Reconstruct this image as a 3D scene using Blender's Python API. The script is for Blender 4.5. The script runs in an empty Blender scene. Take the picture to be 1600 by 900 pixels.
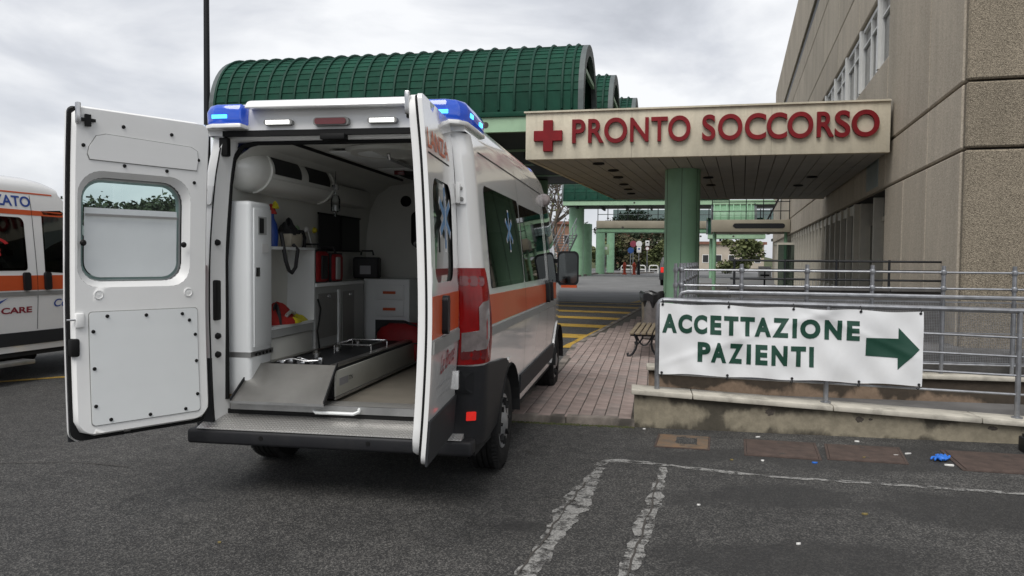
import bpy, bmesh, math, random
import numpy as np
from mathutils import Vector, Matrix
from mathutils.geometry import delaunay_2d_cdt
random.seed(7)
R = math.radians
SC = bpy.context.scene
COL = SC.collection

# ------------------------------------------------------------------ camera
cam_d = bpy.data.cameras.new('camera')
cam_d.lens = 27.0; cam_d.sensor_width = 36.0; cam_d.clip_start = 0.05; cam_d.clip_end = 3000
cam = bpy.data.objects.new('camera', cam_d); COL.objects.link(cam)
PITCH, ROLL, EYE = R(2.148), R(0.5), 1.53
_f = Vector((0, math.cos(PITCH), -math.sin(PITCH))); _u0 = Vector((0, math.sin(PITCH), math.cos(PITCH))); _r0 = Vector((1, 0, 0))
_r = _r0*math.cos(ROLL) + _u0*math.sin(ROLL); _u = _u0*math.cos(ROLL) - _r0*math.sin(ROLL)
cam.matrix_world = Matrix(((_r.x, _u.x, -_f.x, 0), (_r.y, _u.y, -_f.y, 0), (_r.z, _u.z, -_f.z, EYE), (0, 0, 0, 1)))
SC.camera = cam

# ------------------------------------------------------------------ sky, sun, exposure
SUN_EL, SUN_AZ = R(55), R(202)          # sun behind thick cloud, high, behind and a little left of the camera
wd = bpy.data.worlds.new('World'); SC.world = wd; wd.use_nodes = True
nt = wd.node_tree; nt.nodes.clear()
def N(tree, typ, **kw):
    n = tree.nodes.new(typ)
    for k, v in kw.items():
        if k.startswith('i_'):
            key = k[2:]; key = int(key) if key.isdigit() else key.replace('_', ' ')
            n.inputs[key].default_value = v
        else: setattr(n, k, v)
    return n
out = N(nt, 'ShaderNodeOutputWorld')
sky = N(nt, 'ShaderNodeTexSky', sky_type='NISHITA', sun_disc=False, sun_elevation=SUN_EL, sun_rotation=SUN_AZ)
bg = N(nt, 'ShaderNodeBackground', i_Strength=0.10)
tc = N(nt, 'ShaderNodeTexCoord')
mp = N(nt, 'ShaderNodeMapping'); mp.inputs['Scale'].default_value = (1.0, 1.0, 2.6)
nt.links.new(tc.outputs['Generated'], mp.inputs['Vector'])
n1 = N(nt, 'ShaderNodeTexNoise', i_Scale=3.0, i_Detail=7.0, i_Roughness=0.52, i_Distortion=0.35)
nt.links.new(mp.outputs['Vector'], n1.inputs['Vector'])
n2 = N(nt, 'ShaderNodeTexNoise', i_Scale=0.9, i_Detail=4.0, i_Roughness=0.5)
nt.links.new(mp.outputs['Vector'], n2.inputs['Vector'])
ad = N(nt, 'ShaderNodeMath', operation='ADD'); nt.links.new(n1.outputs['Fac'], ad.inputs[0]); nt.links.new(n2.outputs['Fac'], ad.inputs[1])
rp = N(nt, 'ShaderNodeValToRGB')
rp.color_ramp.elements[0].position = 0.41; rp.color_ramp.elements[0].color = (2.75, 2.87, 3.15, 1)
rp.color_ramp.elements[1].position = 0.58; rp.color_ramp.elements[1].color = (5.9, 5.95, 6.05, 1)
e = rp.color_ramp.elements.new(0.50); e.color = (4.2, 4.32, 4.6, 1)
hv = N(nt, 'ShaderNodeMath', operation='MULTIPLY'); hv.inputs[1].default_value = 0.5
nt.links.new(ad.outputs[0], hv.inputs[0]); nt.links.new(hv.outputs[0], rp.inputs['Fac'])
mx = N(nt, 'ShaderNodeMix', data_type='RGBA'); mx.inputs[0].default_value = 0.95
nt.links.new(sky.outputs['Color'], mx.inputs[6]); nt.links.new(rp.outputs['Color'], mx.inputs[7])
nt.links.new(mx.outputs[2], bg.inputs['Color']); nt.links.new(bg.outputs[0], out.inputs[0])
sd = bpy.data.lights.new('sun', 'SUN'); sd.energy = 1.7; sd.angle = R(40); sd.color = (1.0, 0.97, 0.93)
sun = bpy.data.objects.new('sun', sd); COL.objects.link(sun)
_az = SUN_AZ
sun.rotation_euler = Vector((-math.sin(_az)*math.cos(SUN_EL), -math.cos(_az)*math.cos(SUN_EL), -math.sin(SUN_EL))).to_track_quat('-Z', 'Y').to_euler()
vs = SC.view_settings
vs.view_transform = 'Standard'; vs.look = 'None'; vs.exposure = 0.75; vs.gamma = 1.0; vs.use_curve_mapping = False
SC.cycles.max_bounces = 8; SC.cycles.transparent_max_bounces = 24; SC.cycles.diffuse_bounces = 4

# ------------------------------------------------------------------ materials
MATS = {}
def pmat(name, col, rough=0.5, metal=0.0, var=0.0, vscale=8.0, bump=0.0, bscale=40.0, coat=0.0, spec=0.5, rnd=0.0, emit=None, estr=0.0, col2=None, dirt=0.0, dscale=2.0, detail=5.0, dcol=(0.03, 0.027, 0.022), rvar=0.0, dlo=0.45, dhi=0.75):
    """Principled material; colour varied by noise between col and col2 (or darker col), blotched with dirt, small relief."""
    m = bpy.data.materials.new(name); m.use_nodes = True; t = m.node_tree
    b = t.nodes['Principled BSDF']; L = t.links.new
    b.inputs['Base Color'].default_value = (*col, 1); b.inputs['Roughness'].default_value = rough
    b.inputs['Metallic'].default_value = metal; b.inputs['Specular IOR Level'].default_value = spec
    if coat: b.inputs['Coat Weight'].default_value = coat; b.inputs['Coat Roughness'].default_value = 0.06
    if emit: b.inputs['Emission Color'].default_value = (*emit, 1); b.inputs['Emission Strength'].default_value = estr
    co = N(t, 'ShaderNodeTexCoord')
    src = None
    if var or col2:
        n = N(t, 'ShaderNodeTexNoise', i_Scale=vscale, i_Detail=detail, i_Roughness=0.6); L(co.outputs['Object'], n.inputs['Vector'])
        c2 = col2 or tuple(c*(1-var) for c in col)
        r = N(t, 'ShaderNodeValToRGB'); r.color_ramp.elements[0].position = 0.35; r.color_ramp.elements[1].position = 0.65
        r.color_ramp.elements[0].color = (*c2, 1); r.color_ramp.elements[1].color = (*col, 1)
        L(n.outputs['Fac'], r.inputs['Fac']); src = r.outputs['Color']
    if dirt:
        n = N(t, 'ShaderNodeTexNoise', i_Scale=dscale, i_Detail=8.0, i_Roughness=0.65, i_Distortion=0.4); L(co.outputs['Object'], n.inputs['Vector'])
        r = N(t, 'ShaderNodeMapRange'); r.inputs['From Min'].default_value = dlo; r.inputs['From Max'].default_value = dhi; r.inputs['To Max'].default_value = dirt
        L(n.outputs['Fac'], r.inputs['Value'])
        mxx = N(t, 'ShaderNodeMix', data_type='RGBA'); L(r.outputs['Result'], mxx.inputs[0])
        if src: L(src, mxx.inputs[6])
        else: mxx.inputs[6].default_value = (*col, 1)
        mxx.inputs[7].default_value = (*dcol, 1); src = mxx.outputs[2]
    if rnd:   # every piece a little lighter or darker than its neighbours
        oi = N(t, 'ShaderNodeObjectInfo'); r = N(t, 'ShaderNodeMapRange'); r.inputs['To Min'].default_value = 1-rnd; r.inputs['To Max'].default_value = 1+rnd; L(oi.outputs['Random'], r.inputs['Value'])
        mm = N(t, 'ShaderNodeMix', data_type='RGBA', blend_type='MULTIPLY'); mm.inputs[0].default_value = 1
        if src: L(src, mm.inputs[6])
        else: mm.inputs[6].default_value = (*col, 1)
        L(r.outputs[0], mm.inputs[7]); src = mm.outputs[2]
    if src: L(src, b.inputs['Base Color'])
    if rvar:
        n = N(t, 'ShaderNodeTexNoise', i_Scale=vscale*0.7, i_Detail=4.0); L(co.outputs['Object'], n.inputs['Vector'])
        r = N(t, 'ShaderNodeMapRange'); r.inputs['To Min'].default_value = max(0.02, rough-rvar); r.inputs['To Max'].default_value = min(1, rough+rvar)
        L(n.outputs['Fac'], r.inputs['Value']); L(r.outputs['Result'], b.inputs['Roughness'])
    if bump:
        n = N(t, 'ShaderNodeTexNoise', i_Scale=bscale, i_Detail=6.0, i_Roughness=0.6); L(co.outputs['Object'], n.inputs['Vector'])
        bp = N(t, 'ShaderNodeBump', i_Strength=bump, i_Distance=0.01); L(n.outputs['Fac'], bp.inputs['Height']); L(bp.outputs['Normal'], b.inputs['Normal'])
    MATS[name] = m; return m
def glass(name, tint, refl=1.0, rough=0.02):
    """thin pane: tinted see-through plus Fresnel mirror"""
    m = bpy.data.materials.new(name); m.use_nodes = True; t = m.node_tree; t.nodes.clear(); L = t.links.new
    o = N(t, 'ShaderNodeOutputMaterial'); tr = N(t, 'ShaderNodeBsdfTransparent'); tr.inputs[0].default_value = (*tint, 1)
    gl = N(t, 'ShaderNodeBsdfGlossy'); gl.inputs['Roughness'].default_value = rough; gl.inputs['Color'].default_value = (refl, refl, refl, 1)
    fr = N(t, 'ShaderNodeFresnel', i_IOR=1.55); mxs = N(t, 'ShaderNodeMixShader')
    L(fr.outputs[0], mxs.inputs[0]); L(tr.outputs[0], mxs.inputs[1]); L(gl.outputs[0], mxs.inputs[2]); L(mxs.outputs[0], o.inputs[0])
    MATS[name] = m; return m

# ------------------------------------------------------------------ mesh helpers
def link(name, me, mat=None, parent=None, loc=None, rot=None):
    o = bpy.data.objects.new(name, me); COL.objects.link(o)
    if me is not None and mat is not None:
        me.materials.clear(); me.materials.append(MATS[mat] if isinstance(mat, str) else mat)
    if parent is not None: o.parent = parent
    if loc is not None: o.location = loc
    if rot is not None: o.rotation_euler = rot
    return o
def tag(o, label=None, cat=None, group=None, kind=None):
    if label: o['label'] = label
    if cat: o['category'] = cat
    if group: o['group'] = group
    if kind: o['kind'] = kind
    return o
def thing(name, label, cat, loc=(0, 0, 0), rz=0.0, group=None):
    o = bpy.data.objects.new(name, None); COL.objects.link(o); o.empty_display_size = 0.2
    o.location = loc; o.rotation_euler = (0, 0, rz); return tag(o, label, cat, group)
def inst(src, parent=None, loc=None, rot=None, scale=None, kids=False):
    c = src.copy(); COL.objects.link(c); c.parent = parent if parent is not None else src.parent
    if loc is not None: c.location = loc
    if rot is not None: c.rotation_euler = rot
    if scale is not None: c.scale = scale
    if kids:
        for k in list(src.children):
            inst(k, c, kids=True)
    return c
class G:
    """collects boxes, tubes, prisms, lathes into one mesh"""
    def __init__(s): s.v = []; s.f = []
    def add(s, vs, fs):
        n = len(s.v); s.v += [tuple(p) for p in vs]; s.f += [tuple(i+n for i in f) for f in fs]; return s
    def box(s, x0, x1, y0, y1, z0, z1):
        return s.add([(x0,y0,z0),(x1,y0,z0),(x1,y1,z0),(x0,y1,z0),(x0,y0,z1),(x1,y0,z1),(x1,y1,z1),(x0,y1,z1)],
                     [(0,3,2,1),(4,5,6,7),(0,1,5,4),(1,2,6,5),(2,3,7,6),(3,0,4,7)])
    def hexa(s, p): # 8 points: bottom 4 ccw, top 4 ccw
        return s.add(p, [(0,3,2,1),(4,5,6,7),(0,1,5,4),(1,2,6,5),(2,3,7,6),(3,0,4,7)])
    def tube(s, pts, r, n=8, caps=True, closed=False):
        pts = [Vector(p) for p in pts]; m = len(pts); rr = r if isinstance(r, (list, tuple)) else [r]*m
        vs = []; fs = []; prev = None
        for i, p in enumerate(pts):
            if closed: d = (pts[(i+1) % m]-pts[i-1])
            else: d = pts[min(i+1, m-1)]-pts[max(i-1, 0)]
            d.normalize()
            if prev is None:
                a = Vector((0, 0, 1)) if abs(d.z) < 0.9 else Vector((1, 0, 0)); a = d.cross(a).normalized()
            else:
                a = (prev - d*prev.dot(d)).normalized()
            prev = a; b = d.cross(a)
            for k in range(n):
                t = 2*math.pi*k/n; vs.append(p + (a*math.cos(t)+b*math.sin(t))*rr[i])
        for i in range(m if closed else m-1):
            j = (i+1) % m
            for k in range(n):
                fs.append((i*n+k, i*n+(k+1) % n, j*n+(k+1) % n, j*n+k))
        if caps and not closed: fs += [tuple(range(n-1, -1, -1)), tuple(range((m-1)*n, m*n))]
        return s.add(vs, fs)
    def bar(s, a, b, w, h):
        a, b = Vector(a), Vector(b); d = (b-a).normalized(); up = Vector((0, 0, 1)) if abs(d.z) < 0.95 else Vector((0, 1, 0))
        x = d.cross(up).normalized()*w/2; y = x.cross(d).normalized()*h/2
        return s.hexa([a-x-y, a+x-y, b+x-y, b-x-y, a-x+y, a+x+y, b+x+y, b-x+y])
    def lathe(s, prof, n=24, axis='z', org=(0, 0, 0)):
        vs = []; fs = []; m = len(prof)
        for r, h in prof:
            for k in range(n):
                t = 2*math.pi*k/n; c, q = r*math.cos(t), r*math.sin(t)
                p = {'z': (c, q, h), 'x': (h, c, q), 'y': (q, h, c)}[axis]
                vs.append((p[0]+org[0], p[1]+org[1], p[2]+org[2]))
        for i in range(m-1):
            for k in range(n):
                fs.append((i*n+k, i*n+(k+1) % n, (i+1)*n+(k+1) % n, (i+1)*n+k))
        if prof[0][0] > 1e-5: fs.append(tuple(range(n-1, -1, -1)))
        if prof[-1][0] > 1e-5: fs.append(tuple(range((m-1)*n, m*n)))
        return s.add(vs, fs)
    def prism(s, pts, fn0, fn1):
        """2D outline to solid: fn0 / fn1 map (a,b) to bottom and top 3D points"""
        n = len(pts)
        return s.add([fn0(*p) for p in pts]+[fn1(*p) for p in pts],
                     [tuple(range(n-1, -1, -1)), tuple(range(n, 2*n))]+[(i, (i+1) % n, n+(i+1) % n, n+i) for i in range(n)])
    def mesh(s, name, smooth=False, bevel=0.0, seg=2, sharp=35):
        me = bpy.data.meshes.new(name); me.from_pydata(s.v, [], s.f); me.update()
        bm = bmesh.new(); bm.from_mesh(me)
        bmesh.ops.remove_doubles(bm, verts=bm.verts, dist=1e-5)
        bmesh.ops.recalc_face_normals(bm, faces=bm.faces)
        if bevel:
            ed = [e for e in bm.edges if len(e.link_faces) == 2 and e.calc_face_angle(0) > R(30)]
            bmesh.ops.bevel(bm, geom=ed, offset=bevel, segments=seg, affect='EDGES', profile=0.5, clamp_overlap=True)
            smooth = True
        bm.to_mesh(me); bm.free()
        if smooth:
            me.polygons.foreach_set('use_smooth', [True]*len(me.polygons)); me.set_sharp_from_angle(angle=R(sharp))
        return me
    def build(s, name, mat, parent=None, smooth=False, bevel=0.0, seg=2, sharp=35, loc=None, rot=None):
        return link(name, s.mesh(name, smooth, bevel, seg, sharp), mat, parent, loc, rot)
def rrect(x0, x1, y0, y1, r, n=6):
    rs = r if isinstance(r, (list, tuple)) else [r]*4; pts = []
    for (cx, cy, a0), q in zip(((x1, y0, -90), (x1, y1, 0), (x0, y1, 90), (x0, y0, 180)), rs):
        ox = cx - q if cx == x1 else cx + q; oy = cy + q if cy == y0 else cy - q
        if q < 1e-6: pts.append((cx, cy)); continue
        for k in range(n+1):
            a = R(a0+90*k/n); pts.append((ox+q*math.cos(a), oy+q*math.sin(a)))
    return pts
def inpoly(p, poly):
    x, y = p; c = False; j = len(poly)-1
    for i in range(len(poly)):
        xi, yi = poly[i]; xj, yj = poly[j]
        if (yi > y) != (yj > y) and x < (xj-xi)*(y-yi)/(yj-yi)+xi: c = not c
        j = i
    return c
def dense(poly, step):
    o = []
    for i, p in enumerate(poly):
        q = poly[(i+1) % len(poly)]; d = math.hypot(q[0]-p[0], q[1]-p[1]); k = max(1, int(math.ceil(d/step)))
        for j in range(k): o.append((p[0]+(q[0]-p[0])*j/k, p[1]+(q[1]-p[1])*j/k))
    return o
def cdt(outline, holes=(), step=0.1):
    loops = [dense(outline, step)]+[dense(h, step) for h in holes]
    P = []; E = []
    for lp in loops:
        n0 = len(P); P += [Vector(p) for p in lp]; E += [(n0+i, n0+(i+1) % len(lp)) for i in range(len(lp))]
    xs = [p[0] for p in outline]; ys = [p[1] for p in outline]
    x = min(xs)+step*0.5
    while x < max(xs):
        y = min(ys)+step*0.5
        while y < max(ys):
            if inpoly((x, y), loops[0]) and not any(inpoly((x, y), h) for h in loops[1:]):
                if all(abs(x-q[0])+abs(y-q[1]) > step*0.45 for lp in loops for q in lp): P.append(Vector((x, y)))
            y += step
        x += step
    r = delaunay_2d_cdt(P, E, [], 1, 1e-6)
    V = [(p.x, p.y) for p in r[0]]; F = []
    for f in r[2]:
        c = (sum(V[i][0] for i in f)/len(f), sum(V[i][1] for i in f)/len(f))
        if inpoly(c, loops[0]) and not any(inpoly(c, h) for h in loops[1:]): F.append(tuple(f))
    return V, F
def sheet(g, outline, fn, holes=(), step=0.1):
    V, F = cdt(outline, holes, step); g.add([fn(*p) for p in V], F); return g
def shell(g, outline, f0, f1, holes=(), step=0.1):
    """two skins over one outline (with holes) and the rims between them"""
    V, F = cdt(outline, holes, step); n = len(V)
    fs = list(F)+[tuple(reversed([i+n for i in f])) for f in F]; cnt = {}
    for f in F:
        for i in range(len(f)):
            a, b = f[i], f[(i+1) % len(f)]; k = (min(a, b), max(a, b)); cnt.setdefault(k, []).append((a, b))
    for k, l in cnt.items():
        if len(l) == 1: a, b = l[0]; fs.append((b, a, a+n, b+n))
    g.add([f0(*p) for p in V]+[f1(*p) for p in V], fs); return g
_tc = {}
def glyphs(txt, off=0.0, ext=0.0, shear=0.0, res=5):
    """built-in font text as (verts, faces), cap height and width normalised to 0..1"""
    k = (txt, off, ext, shear, res)
    if k in _tc: return _tc[k]
    cu = bpy.data.curves.new('text', 'FONT'); cu.body = txt; cu.size = 1.0; cu.offset = off; cu.extrude = ext; cu.shear = shear; cu.resolution_u = res
    ob = bpy.data.objects.new('text', cu)
    me = bpy.data.meshes.new_from_object(ob)
    V = [tuple(v.co) for v in me.vertices]; F = [tuple(p.vertices) for p in me.polygons]
    bpy.data.objects.remove(ob); bpy.data.curves.remove(cu); bpy.data.meshes.remove(me)
    x0 = min(v[0] for v in V); x1 = max(v[0] for v in V); y0 = min(v[1] for v in V); y1 = max(v[1] for v in V)
    V = [((v[0]-x0)/(x1-x0), (v[1]-y0)/(y1-y0), v[2]) for v in V]
    _tc[k] = (V, F); return V, F
def textobj(txt, fn, mat, name='lettering', parent=None, off=0.02, cuts=0, shear=0.0):
    """flat printed lettering; fn maps (a,b in 0..1) to 3D"""
    V, F = glyphs(txt, off, 0.0, shear)
    me = bpy.data.meshes.new(name); me.from_pydata(V, [], F); me.update()
    bm = bmesh.new(); bm.from_mesh(me); bmesh.ops.remove_doubles(bm, verts=bm.verts, dist=1e-5)
    if cuts:
        bmesh.ops.triangulate(bm, faces=bm.faces); bmesh.ops.subdivide_edges(bm, edges=bm.edges, cuts=cuts, use_grid_fill=True)
    for v in bm.verts: v.co = Vector(fn(v.co.x, v.co.y))
    bm.to_mesh(me); bm.free(); return link(name, me, mat, parent)
def interp(pts, x):
    if x <= pts[0][0]: return pts[0][1]
    for i in range(len(pts)-1):
        a, b = pts[i], pts[i+1]
        if x <= b[0]:
            t = (x-a[0])/(b[0]-a[0])
            pm = pts[i-1] if i else a; pn = pts[i+2] if i+2 < len(pts) else b
            m0 = (b[1]-pm[1])/(b[0]-pm[0]); m1 = (pn[1]-a[1])/(pn[0]-a[0]); h = b[0]-a[0]
            return (2*t**3-3*t*t+1)*a[1]+(t**3-2*t*t+t)*h*m0+(-2*t**3+3*t*t)*b[1]+(t**3-t*t)*h*m1
    return pts[-1][1]
def frame(org, th):
    """local frame: x right, y away along heading th degrees (clockwise from +Y)"""
    t = R(th); ux, uy = (math.cos(t), -math.sin(t)), (math.sin(t), math.cos(t))
    return lambda x, y, z=0.0: (org[0]+ux[0]*x+uy[0]*y, org[1]+ux[1]*x+uy[1]*y, z)

# ================================================================== MATERIALS OF THE SETTING
def asphalt_mat():
    m = bpy.data.materials.new('asphalt'); m.use_nodes = True; t = m.node_tree; b = t.nodes['Principled BSDF']; L = t.links.new
    co = N(t, 'ShaderNodeTexCoord'); P = co.outputs['Object']
    big = N(t, 'ShaderNodeTexNoise', i_Scale=0.55, i_Detail=6.0, i_Roughness=0.62, i_Distortion=0.5); L(P, big.inputs['Vector'])
    mid = N(t, 'ShaderNodeTexNoise', i_Scale=7.0, i_Detail=5.0, i_Roughness=0.6); L(P, mid.inputs['Vector'])
    st = N(t, 'ShaderNodeTexVoronoi', i_Scale=125.0, feature='F1'); L(P, st.inputs['Vector'])
    fine = N(t, 'ShaderNodeTexNoise', i_Scale=160.0, i_Detail=3.0, i_Roughness=0.7); L(P, fine.inputs['Vector'])
    r1 = N(t, 'ShaderNodeValToRGB'); L(big.outputs['Fac'], r1.inputs['Fac'])
    r1.color_ramp.elements[0].position = 0.3; r1.color_ramp.elements[0].color = (0.026, 0.0257, 0.025, 1)
    r1.color_ramp.elements[1].position = 0.7; r1.color_ramp.elements[1].color = (0.046, 0.045, 0.0435, 1)
    # single stones of the aggregate
    sr = N(t, 'ShaderNodeValToRGB'); L(st.outputs['Color'], sr.inputs['Fac'])
    sr.color_ramp.elements[0].position = 0.45; sr.color_ramp.elements[0].color = (0.62, 0.62, 0.62, 1)
    sr.color_ramp.elements[1].position = 0.95; sr.color_ramp.elements[1].color = (4.2, 4.1, 3.9, 1)
    mu = N(t, 'ShaderNodeMix', data_type='RGBA', blend_type='MULTIPLY'); mu.inputs[0].default_value = 0.9
    L(r1.outputs[0], mu.inputs[6]); L(sr.outputs[0], mu.inputs[7])
    mr = N(t, 'ShaderNodeMapRange'); mr.inputs['From Min'].default_value = 0.3; mr.inputs['From Max'].default_value = 0.7; mr.inputs['To Min'].default_value = 0.72; mr.inputs['To Max'].default_value = 1.25
    L(mid.outputs['Fac'], mr.inputs['Value'])
    mu2 = N(t, 'ShaderNodeMix', data_type='RGBA', blend_type='MULTIPLY'); mu2.inputs[0].default_value = 1.0; L(mu.outputs[2], mu2.inputs[6]); L(mr.outputs[0], mu2.inputs[7])
    col = mu2.outputs[2]
    # damp / oily patches with outlines of their own
    wob = N(t, 'ShaderNodeTexNoise', i_Scale=1.6, i_Detail=5.0, i_Roughness=0.6); L(P, wob.inputs['Vector'])
    wet = None
    for cx, cy, rx, ry in ((1.75, 4.95, 0.62, 0.26), (2.95, 4.72, 1.0, 0.34), (0.08, 4.35, 0.15, 0.09), (2.9, 5.95, 1.7, 0.42), (1.6, 3.9, 0.7, 0.25)):
        mp_ = N(t, 'ShaderNodeMapping'); mp_.inputs['Location'].default_value = (-cx/rx, -cy/ry, 0); mp_.inputs['Scale'].default_value = (1/rx, 1/ry, 0); L(P, mp_.inputs['Vector'])
        ln = N(t, 'ShaderNodeVectorMath', operation='LENGTH'); L(mp_.outputs[0], ln.inputs[0])
        a = N(t, 'ShaderNodeMath', operation='ADD'); L(ln.outputs['Value'], a.inputs[0])
        w2 = N(t, 'ShaderNodeMath', operation='MULTIPLY_ADD'); w2.inputs[1].default_value = 2.2; w2.inputs[2].default_value = -1.1; L(wob.outputs['Fac'], w2.inputs[0]); L(w2.outputs[0], a.inputs[1])
        q = N(t, 'ShaderNodeMapRange'); q.inputs['From Min'].default_value = 1.12; q.inputs['From Max'].default_value = 0.8; q.inputs['To Max'].default_value = 0.62; L(a.outputs[0], q.inputs['Value'])
        if wet is None: wet = q.outputs[0]
        else:
            mxn = N(t, 'ShaderNodeMath', operation='MAXIMUM'); L(wet, mxn.inputs[0]); L(q.outputs[0], mxn.inputs[1]); wet = mxn.outputs[0]
    mw = N(t, 'ShaderNodeMix', data_type='RGBA'); L(wet, mw.inputs[0]); L(col, mw.inputs[6]); mw.inputs[7].default_value = (0.016, 0.0155, 0.015, 1)
    L(mw.outputs[2], b.inputs['Base Color'])
    rr_ = N(t, 'ShaderNodeMapRange'); rr_.inputs['To Min'].default_value = 0.78; rr_.inputs['To Max'].default_value = 0.6; L(wet, rr_.inputs['Value']); L(rr_.outputs[0], b.inputs['Roughness'])
    b.inputs['Specular IOR Level'].default_value = 0.5
    hh = N(t, 'ShaderNodeMath', operation='ADD'); L(st.outputs['Distance'], hh.inputs[0]); L(fine.outputs['Fac'], hh.inputs[1])
    bp = N(t, 'ShaderNodeBump', i_Strength=0.8, i_Distance=0.008); L(hh.outputs[0], bp.inputs['Height']); L(bp.outputs[0], b.inputs['Normal'])
    MATS['asphalt'] = m
asphalt_mat()
def worn_paint(name, col, lo, hi, scale=9.0):
    m = bpy.data.materials.new(name); m.use_nodes = True; t = m.node_tree; b = t.nodes['Principled BSDF']; L = t.links.new
    co = N(t, 'ShaderNodeTexCoord'); n = N(t, 'ShaderNodeTexNoise', i_Scale=scale, i_Detail=9.0, i_Roughness=0.72); L(co.outputs['Object'], n.inputs['Vector'])
    q = N(t, 'ShaderNodeMapRange'); q.inputs['From Min'].default_value = lo; q.inputs['From Max'].default_value = hi; L(n.outputs['Fac'], q.inputs['Value'])
    f = N(t, 'ShaderNodeTexNoise', i_Scale=120.0, i_Detail=2.0); L(co.outputs['Object'], f.inputs['Vector'])
    r = N(t, 'ShaderNodeValToRGB'); r.color_ramp.elements[0].position = 0.38; r.color_ramp.elements[0].color = (*[c*0.5 for c in col], 1); r.color_ramp.elements[1].position = 0.58; r.color_ramp.elements[1].color = (*col, 1)
    L(f.outputs['Fac'], r.inputs['Fac']); L(r.outputs[0], b.inputs['Base Color']); L(q.outputs[0], b.inputs['Alpha']); b.inputs['Roughness'].default_value = 0.8
    MATS[name] = m
worn_paint('worn_white', (0.27, 0.266, 0.253), 0.42, 0.53)
worn_paint('worn_yellow', (0.48, 0.30, 0.04), 0.30, 0.46, 3.0)
def aggregate_mat(name, a, b_, scale, bump, streak):
    m = bpy.data.materials.new(name); m.use_nodes = True; t = m.node_tree; b = t.nodes['Principled BSDF']; L = t.links.new
    co = N(t, 'ShaderNodeTexCoord'); P = co.outputs['Object']
    v = N(t, 'ShaderNodeTexVoronoi', i_Scale=scale); L(P, v.inputs['Vector'])
    n = N(t, 'ShaderNodeTexNoise', i_Scale=0.8, i_Detail=6.0, i_Roughness=0.6); mpz = N(t, 'ShaderNodeMapping'); mpz.inputs['Scale'].default_value = (1, 1, 0.35); L(P, mpz.inputs[0]); L(mpz.outputs[0], n.inputs['Vector'])
    r = N(t, 'ShaderNodeValToRGB'); r.color_ramp.elements[0].position = 0.1; r.color_ramp.elements[0].color = (*a, 1); r.color_ramp.elements[1].position = 0.9; r.color_ramp.elements[1].color = (*b_, 1); L(v.outputs['Color'], r.inputs['Fac'])
    q = N(t, 'ShaderNodeMapRange'); q.inputs['From Min'].default_value = 0.3; q.inputs['From Max'].default_value = 0.7; q.inputs['To Min'].default_value = 0.82; q.inputs['To Max'].default_value = 1.1; L(n.outputs['Fac'], q.inputs['Value'])
    x = N(t, 'ShaderNodeMix', data_type='RGBA', blend_type='MULTIPLY'); x.inputs[0].default_value = 1; L(r.outputs[0], x.inputs[6]); L(q.outputs[0], x.inputs[7])
    # rain streaks: noise drawn out downwards; each slab a slightly different cast
    mps = N(t, 'ShaderNodeMapping'); mps.inputs['Scale'].default_value = (3.0, 3.0, 0.12); L(P, mps.inputs[0])
    ns_ = N(t, 'ShaderNodeTexNoise', i_Scale=1.6, i_Detail=6.0, i_Roughness=0.65); L(mps.outputs[0], ns_.inputs['Vector'])
    qs = N(t, 'ShaderNodeMapRange'); qs.inputs['From Min'].default_value = 0.42; qs.inputs['From Max'].default_value = 0.72; qs.inputs['To Min'].default_value = 1.05; qs.inputs['To Max'].default_value = streak; L(ns_.outputs['Fac'], qs.inputs['Value'])
    x2 = N(t, 'ShaderNodeMix', data_type='RGBA', blend_type='MULTIPLY'); x2.inputs[0].default_value = 1; L(x.outputs[2], x2.inputs[6]); L(qs.outputs[0], x2.inputs[7])
    oi = N(t, 'ShaderNodeObjectInfo'); qo = N(t, 'ShaderNodeMapRange'); qo.inputs['To Min'].default_value = 0.93; qo.inputs['To Max'].default_value = 1.06; L(oi.outputs['Random'], qo.inputs['Value'])
    x3 = N(t, 'ShaderNodeMix', data_type='RGBA', blend_type='MULTIPLY'); x3.inputs[0].default_value = 1; L(x2.outputs[2], x3.inputs[6]); L(qo.outputs[0], x3.inputs[7]); L(x3.outputs[2], b.inputs['Base Color'])
    b.inputs['Roughness'].default_value = 0.9; b.inputs['Specular IOR Level'].default_value = 0.25
    bp = N(t, 'ShaderNodeBump', i_Strength=bump, i_Distance=0.008); L(v.outputs['Distance'], bp.inputs['Height']); L(bp.outputs[0], b.inputs['Normal'])
    MATS[name] = m
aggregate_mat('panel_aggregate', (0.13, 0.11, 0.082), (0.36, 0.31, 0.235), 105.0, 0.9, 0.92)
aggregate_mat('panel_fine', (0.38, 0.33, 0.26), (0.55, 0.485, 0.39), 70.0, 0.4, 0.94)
pmat('joint', (0.05, 0.045, 0.04), 0.9)
pmat('paver', (0.30, 0.235, 0.21), 0.85, var=0.25, vscale=5, bump=0.25, bscale=90, dirt=0.4, dscale=1.3, rnd=0.12)
pmat('paver_grey', (0.28, 0.23, 0.208), 0.88, var=0.3, vscale=7, bump=0.25, bscale=90, dirt=0.4, dscale=1.1, rnd=0.12)
pmat('paver_bed', (0.085, 0.075, 0.062), 0.95, var=0.4, vscale=20)
pmat('kerb_stone', (0.25, 0.215, 0.185), 0.85, var=0.3, vscale=6, bump=0.2, dirt=0.85, dscale=3.0, dlo=0.4, dhi=0.65)
pmat('moss', (0.035, 0.05, 0.012), 0.95, col2=(0.07, 0.065, 0.03), vscale=30, bump=0.5, bscale=120)
pmat('plaster', (0.36, 0.33, 0.25), 0.9, var=0.25, vscale=4, bump=0.25, bscale=60, dirt=0.93, dscale=1.7, dcol=(0.045, 0.04, 0.03), dlo=0.42, dhi=0.62)
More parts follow.
